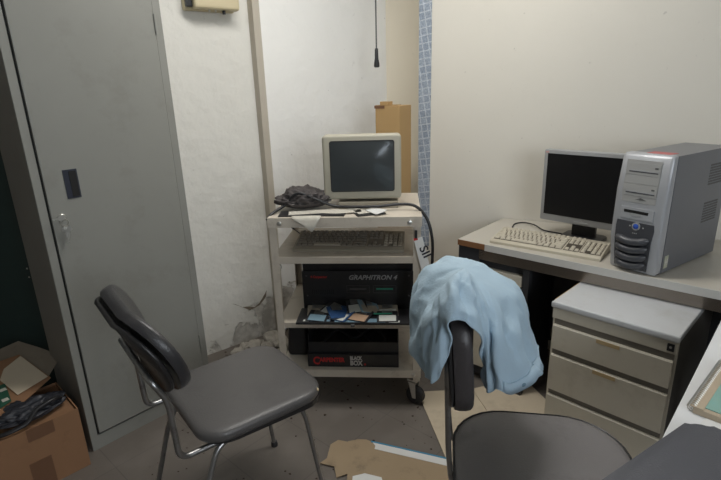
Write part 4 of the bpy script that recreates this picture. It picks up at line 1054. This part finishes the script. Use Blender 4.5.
    cf = obj('cuff', bm, SHIRT, o, smooth=True); md = cf.modifiers.new('thickness', 'SOLIDIFY'); md.thickness = 0.003; md.offset = 0
    k = int(14.6 * 12); nn = V_n(hem, hem2, k, ctr); p = hem[k].lerp(hem2[k], 0.7) + nn * 0.005
    bm = bmesh.new(); add_lathe(bm, [(0.005, 0), (0.0055, 0.001), (0.004, 0.002)], 14, Matrix.Translation(p) @ nn.to_track_quat('Z', 'Y').to_matrix().to_4x4()); obj('button', bm, LBLUE, o)
def V_n(hem, hem2, i, ctr):
    n = (hem[(i + 1) % len(hem)] - hem[i - 1]).cross(hem2[i] - hem[i]).normalized()
    return n if n.dot(hem[i] - ctr) > 0 else -n
make_shirt()


# ------------------------------------------------------------------ things on the floor
def flat_poly(name, pts, th, m, label, cat, z=0.0, par=None, fold=None):
    bm = bmesh.new(); add_prism(bm, pts, z, z + th); o = obj(name, bm, m, par)
    return tag(o, label, cat)
# pale cardboard sheet, folded along the middle
r = empty('cardboard_sheet', (0, 0, 0), 0, 'large pale cardboard sheet on the floor beside the drawer unit', 'cardboard')
bm = bmesh.new(); add_prism(bm, [(0.245, 1.975), (0.325, 1.36), (0.60, 1.40), (0.50, 1.985)], 0.001, 0.005); obj('panel', bm, CARDL, r)
bm = bmesh.new()
P4 = [((0.502, 1.985), 0.005), ((0.602, 1.40), 0.005), ((0.885, 1.30), 0.012), ((0.86, 1.66), 0.016), ((0.76, 2.06), 0.012)]
a_ = [bm.verts.new((p[0], p[1], z - 0.004)) for p, z in P4]; b_ = [bm.verts.new((p[0], p[1], z)) for p, z in P4]
bm.faces.new(a_[::-1]); bm.faces.new(b_)
for i in range(5): bm.faces.new((a_[i], a_[(i + 1) % 5], b_[(i + 1) % 5], b_[i]))
obj('panel', bm, CARDL, r)
# brown flattened box with white strip and blue tape
r = empty('flattened_box', (0, 0, 0), 0, 'flattened brown cardboard box with white edge strip on the floor', 'cardboard')
bm = bmesh.new(); add_prism(bm, [(-0.075, 1.648), (-0.035, 1.658), (0.0, 1.655), (0.02, 1.640), (0.32, 1.525), (0.36, 1.30), (-0.10, 1.34), (-0.075, 1.45)], 0.006, 0.010); obj('panel', bm, CARDF, r)
bm = bmesh.new(); add_prism(bm, [(-0.18, 1.535), (-0.155, 1.56), (-0.145, 1.635), (-0.115, 1.660), (-0.070, 1.645), (-0.065, 1.48), (-0.115, 1.46), (-0.125, 1.515)], 0.004, 0.008); obj('flap', bm, CARDF, r)
bm = bmesh.new(); add_prism(bm, [(0.022, 1.638), (0.32, 1.525), (0.308, 1.492), (0.03, 1.598), (0.034, 1.616)], 0.0102, 0.0115); obj('white_strip', bm, PAPERW, r)
bm = bmesh.new(); add_prism(bm, [(0.018, 1.645), (0.32, 1.532), (0.318, 1.524), (0.018, 1.637)], 0.0103, 0.0118); obj('blue_tape', bm, TAPEB, r)
bm = bmesh.new(); add_prism(bm, [(-0.055, 1.46), (-0.01, 1.472), (0.05, 1.45), (0.06, 1.40), (-0.06, 1.40)], 0.0102, 0.0112); obj('white_strip', bm, PAPERW, r)

# loose crumbs on the floor
bm = bmesh.new()
for i in range(230):
    x = random.uniform(-0.85, 0.28); y = random.uniform(1.30, 2.45)
    if random.random() < 0.25: x, y = random.uniform(-0.8, -0.3), random.uniform(2.1, 2.42)
    s = random.choice((0.002, 0.003, 0.004, 0.006, 0.003)); a = random.uniform(0, 6.28)
    pts = [(x + s * random.uniform(0.6, 1.5) * cos(a + k * 1.256), y + s * random.uniform(0.5, 1.2) * sin(a + k * 1.256)) for k in range(5)]
    add_prism(bm, pts, 0.0002, 0.0002 + s * 0.4)
tag(obj('floor_crumbs', bm, DEBRIS), 'dark crumbs and grit scattered over the grey floor', 'debris', kind='stuff')
rp = [(-0.68, 2.36, 0.035), (-0.60, 2.41, 0.05), (-0.53, 2.42, 0.04), (-0.47, 2.44, 0.055), (-0.56, 2.34, 0.028), (-0.44, 2.36, 0.03), (-0.50, 2.49, 0.06), (-0.66, 2.43, 0.03)]
for i, (x, y, s) in enumerate(rp):
    bm = bmesh.new(); bmesh.ops.create_icosphere(bm, subdivisions=3, radius=s)
    for v in bm.verts:
        q = v.co * (1.2 / s) + Vector((i * 5, 0, 0)); v.co *= 1 + 0.45 * noise.noise(q) + 0.2 * noise.noise(q * 3); v.co.z = max(-s * 0.5, v.co.z * 0.7)
    o = obj('plaster_lump', bm, RUBBLE, loc=(x, y, s * 0.5)); tag(o, 'broken plaster lump on the floor below the flaking white wall', 'rubble', 'plaster lumps fallen below the flaking wall')

# ------------------------------------------------------------------ carton at the lower left
CB = Vector((-1.075, 1.575, 0)); cy = radians(46)
cb = empty('carton', CB, cy, 'brown taped cardboard carton on the floor beside the grey locker', 'cardboard box')
bm = bmesh.new()
Lb, Db, Hb = 0.36, 0.26, 0.255
for (x0, x1, y0, y1, z0, z1) in ((-Lb, 0, 0, Db, 0, 0.004), (-Lb, 0, 0, 0.004, 0.004, Hb), (-Lb, 0, Db - 0.004, Db, 0.004, Hb), (-Lb, -Lb + 0.004, 0.004, Db - 0.004, 0.004, Hb), (-0.004, 0, 0.004, Db - 0.004, 0.004, Hb)):
    add_box(bm, x0, x1, y0, y1, z0, z1)
obj('box_body', bm, CARDD, cb)
obj('tape', bx(-0.185, -0.115, -0.0008, 0.0, 0.0, 0.12), CARDT, cb)
obj('tape', bx(-0.170, -0.085, -0.0008, 0.0, 0.205, Hb), CARDT, cb)
obj('flap', bx(-Lb + 0.005, -0.006, 0.005, Db - 0.005, Hb - 0.012, Hb - 0.009), CARDD, cb)
# things piled on it
def at_cb(x, y, z): return CB + Matrix.Rotation(cy, 3, 'Z') @ Vector((x, y, z))
bm = bmesh.new(); bm.free()
crumple('crumpled_bag', at_cb(-0.13, 0.105, Hb - 0.008), cy, 0.10, 0.06, 0.050, mat('dark_plastic_bag', (0.03, 0.032, 0.04), 0.45, var=0.3, vscale=10), 'black crumpled bag and straps heaped on the carton', 'bag', 11.0, amp=0.5)
tag(tube('black_strap', catmull([at_cb(-0.25, 0.03, Hb + 0.005), at_cb(-0.22, 0.012, Hb + 0.012), at_cb(-0.16, 0.01, Hb + 0.02), at_cb(-0.12, 0.03, Hb + 0.045), at_cb(-0.06, 0.045, Hb + 0.052), at_cb(-0.035, 0.075, Hb + 0.03), at_cb(-0.05, 0.11, Hb + 0.012)]), 0.007, BLACK, sx=1.5), 'black strap looping over the front of the carton', 'strap')
# torn cardboard pieces leaning over the pile
def board(name, pts3, th, m, label, cat):
    bm = bmesh.new(); P = [Vector(p) for p in pts3]; nrm = (P[1] - P[0]).cross(P[2] - P[0]).normalized() * th
    a_ = [bm.verts.new(p) for p in P]; b_ = [bm.verts.new(p + nrm) for p in P]; n = len(P)
    bm.faces.new(a_[::-1]); bm.faces.new(b_)
    for i in range(n): bm.faces.new((a_[i], a_[(i + 1) % n], b_[(i + 1) % n], b_[i]))
    return tag(obj(name, bm, m), label, cat)

board('torn_board', [(-1.62, 1.80, 0.335), (-1.50, 1.92, 0.36), (-1.40, 1.89, 0.345), (-1.275, 1.84, 0.33), (-1.262, 1.72, 0.305), (-1.38, 1.62, 0.30)], 0.003, TORN, 'torn dull brown cardboard piece at the back of the carton pile', 'cardboard')
bd = board('torn_board', [(-1.56, 1.70, 0.345), (-1.44, 1.83, 0.345), (-1.235, 1.695, 0.315), (-1.295, 1.455, 0.272), (-1.42, 1.36, 0.28)], 0.003, CARDD, 'brown cardboard flap with green print leaning on the carton pile', 'cardboard')
def on_bd(pts, dz, nm, m):
    A, B, Cc = Vector((-1.44, 1.83, 0.345)), Vector((-1.235, 1.695, 0.315)), Vector((-1.295, 1.455, 0.272)); n = (B - A).cross(Cc - A).normalized()
    if n.z < 0: n = -n
    vs = []
    for (x, y) in pts: vs.append(Vector((x, y, A.z - (n.x * (x - A.x) + n.y * (y - A.y)) / n.z + dz)))
    bm = bmesh.new(); lo_ = [bm.verts.new(v) for v in vs]; hi_ = [bm.verts.new(v + n * 0.0008) for v in vs]; k = len(vs)
    bm.faces.new(lo_[::-1]); bm.faces.new(hi_)
    for i in range(k): bm.faces.new((lo_[i], lo_[(i + 1) % k], hi_[(i + 1) % k], hi_[i]))
    return obj(nm, bm, m, bd)
on_bd([(-1.455, 1.70), (-1.425, 1.815), (-1.245, 1.695), (-1.305, 1.60)], 0.0042, 'paper_patch', CARDL)
on_bd([(-1.47, 1.60), (-1.39, 1.66), (-1.31, 1.57), (-1.365, 1.47)], 0.0042, 'green_print_patch', GREENPR)
for (x, y) in ((-1.415, 1.60), (-1.375, 1.625), (-1.375, 1.55), (-1.335, 1.575), (-1.43, 1.56)):
    on_bd([(x - 0.016, y), (x, y + 0.012), (x + 0.014, y + 0.002), (x - 0.002, y - 0.012)], 0.0052, 'white_mark', PAPER)

# brown gash in the paint of the left white wall
wl = bpy.data.objects['wall_back_left']
bm = bmesh.new(); CR = [(1.456, 0.263), (1.478, 0.25), (1.515, 0.214), (1.548, 0.179), (1.584, 0.174), (1.622, 0.174), (1.656, 0.195), (1.679, 0.238), (1.698, 0.301), (1.668, 0.254), (1.652, 0.221), (1.624, 0.199), (1.587, 0.204), (1.55, 0.203), (1.506, 0.236)]
cm = [(CR[i], CR[-1 - i]) for i in range(len(CR))]
CR = [(a[0] * 0.72 + b[0] * 0.28, a[1] * 0.72 + b[1] * 0.28) for a, b in cm]
bm2 = [(bm.verts.new((x, -0.0012, z)), bm.verts.new((x, 0.001, z))) for x, z in CR]
bm.faces.new([p[0] for p in bm2])
for i in range(len(CR)): bm.faces.new((bm2[i][0], bm2[(i + 1) % len(CR)][0], bm2[(i + 1) % len(CR)][1], bm2[i][1]))
for v in bm.verts: v.co.x -= 0.73
tag(obj('paint_crack', bm, mat('crack_brown', (0.22, 0.18, 0.13), 0.9, var=0.3, vscale=40), wl), kind='structure')
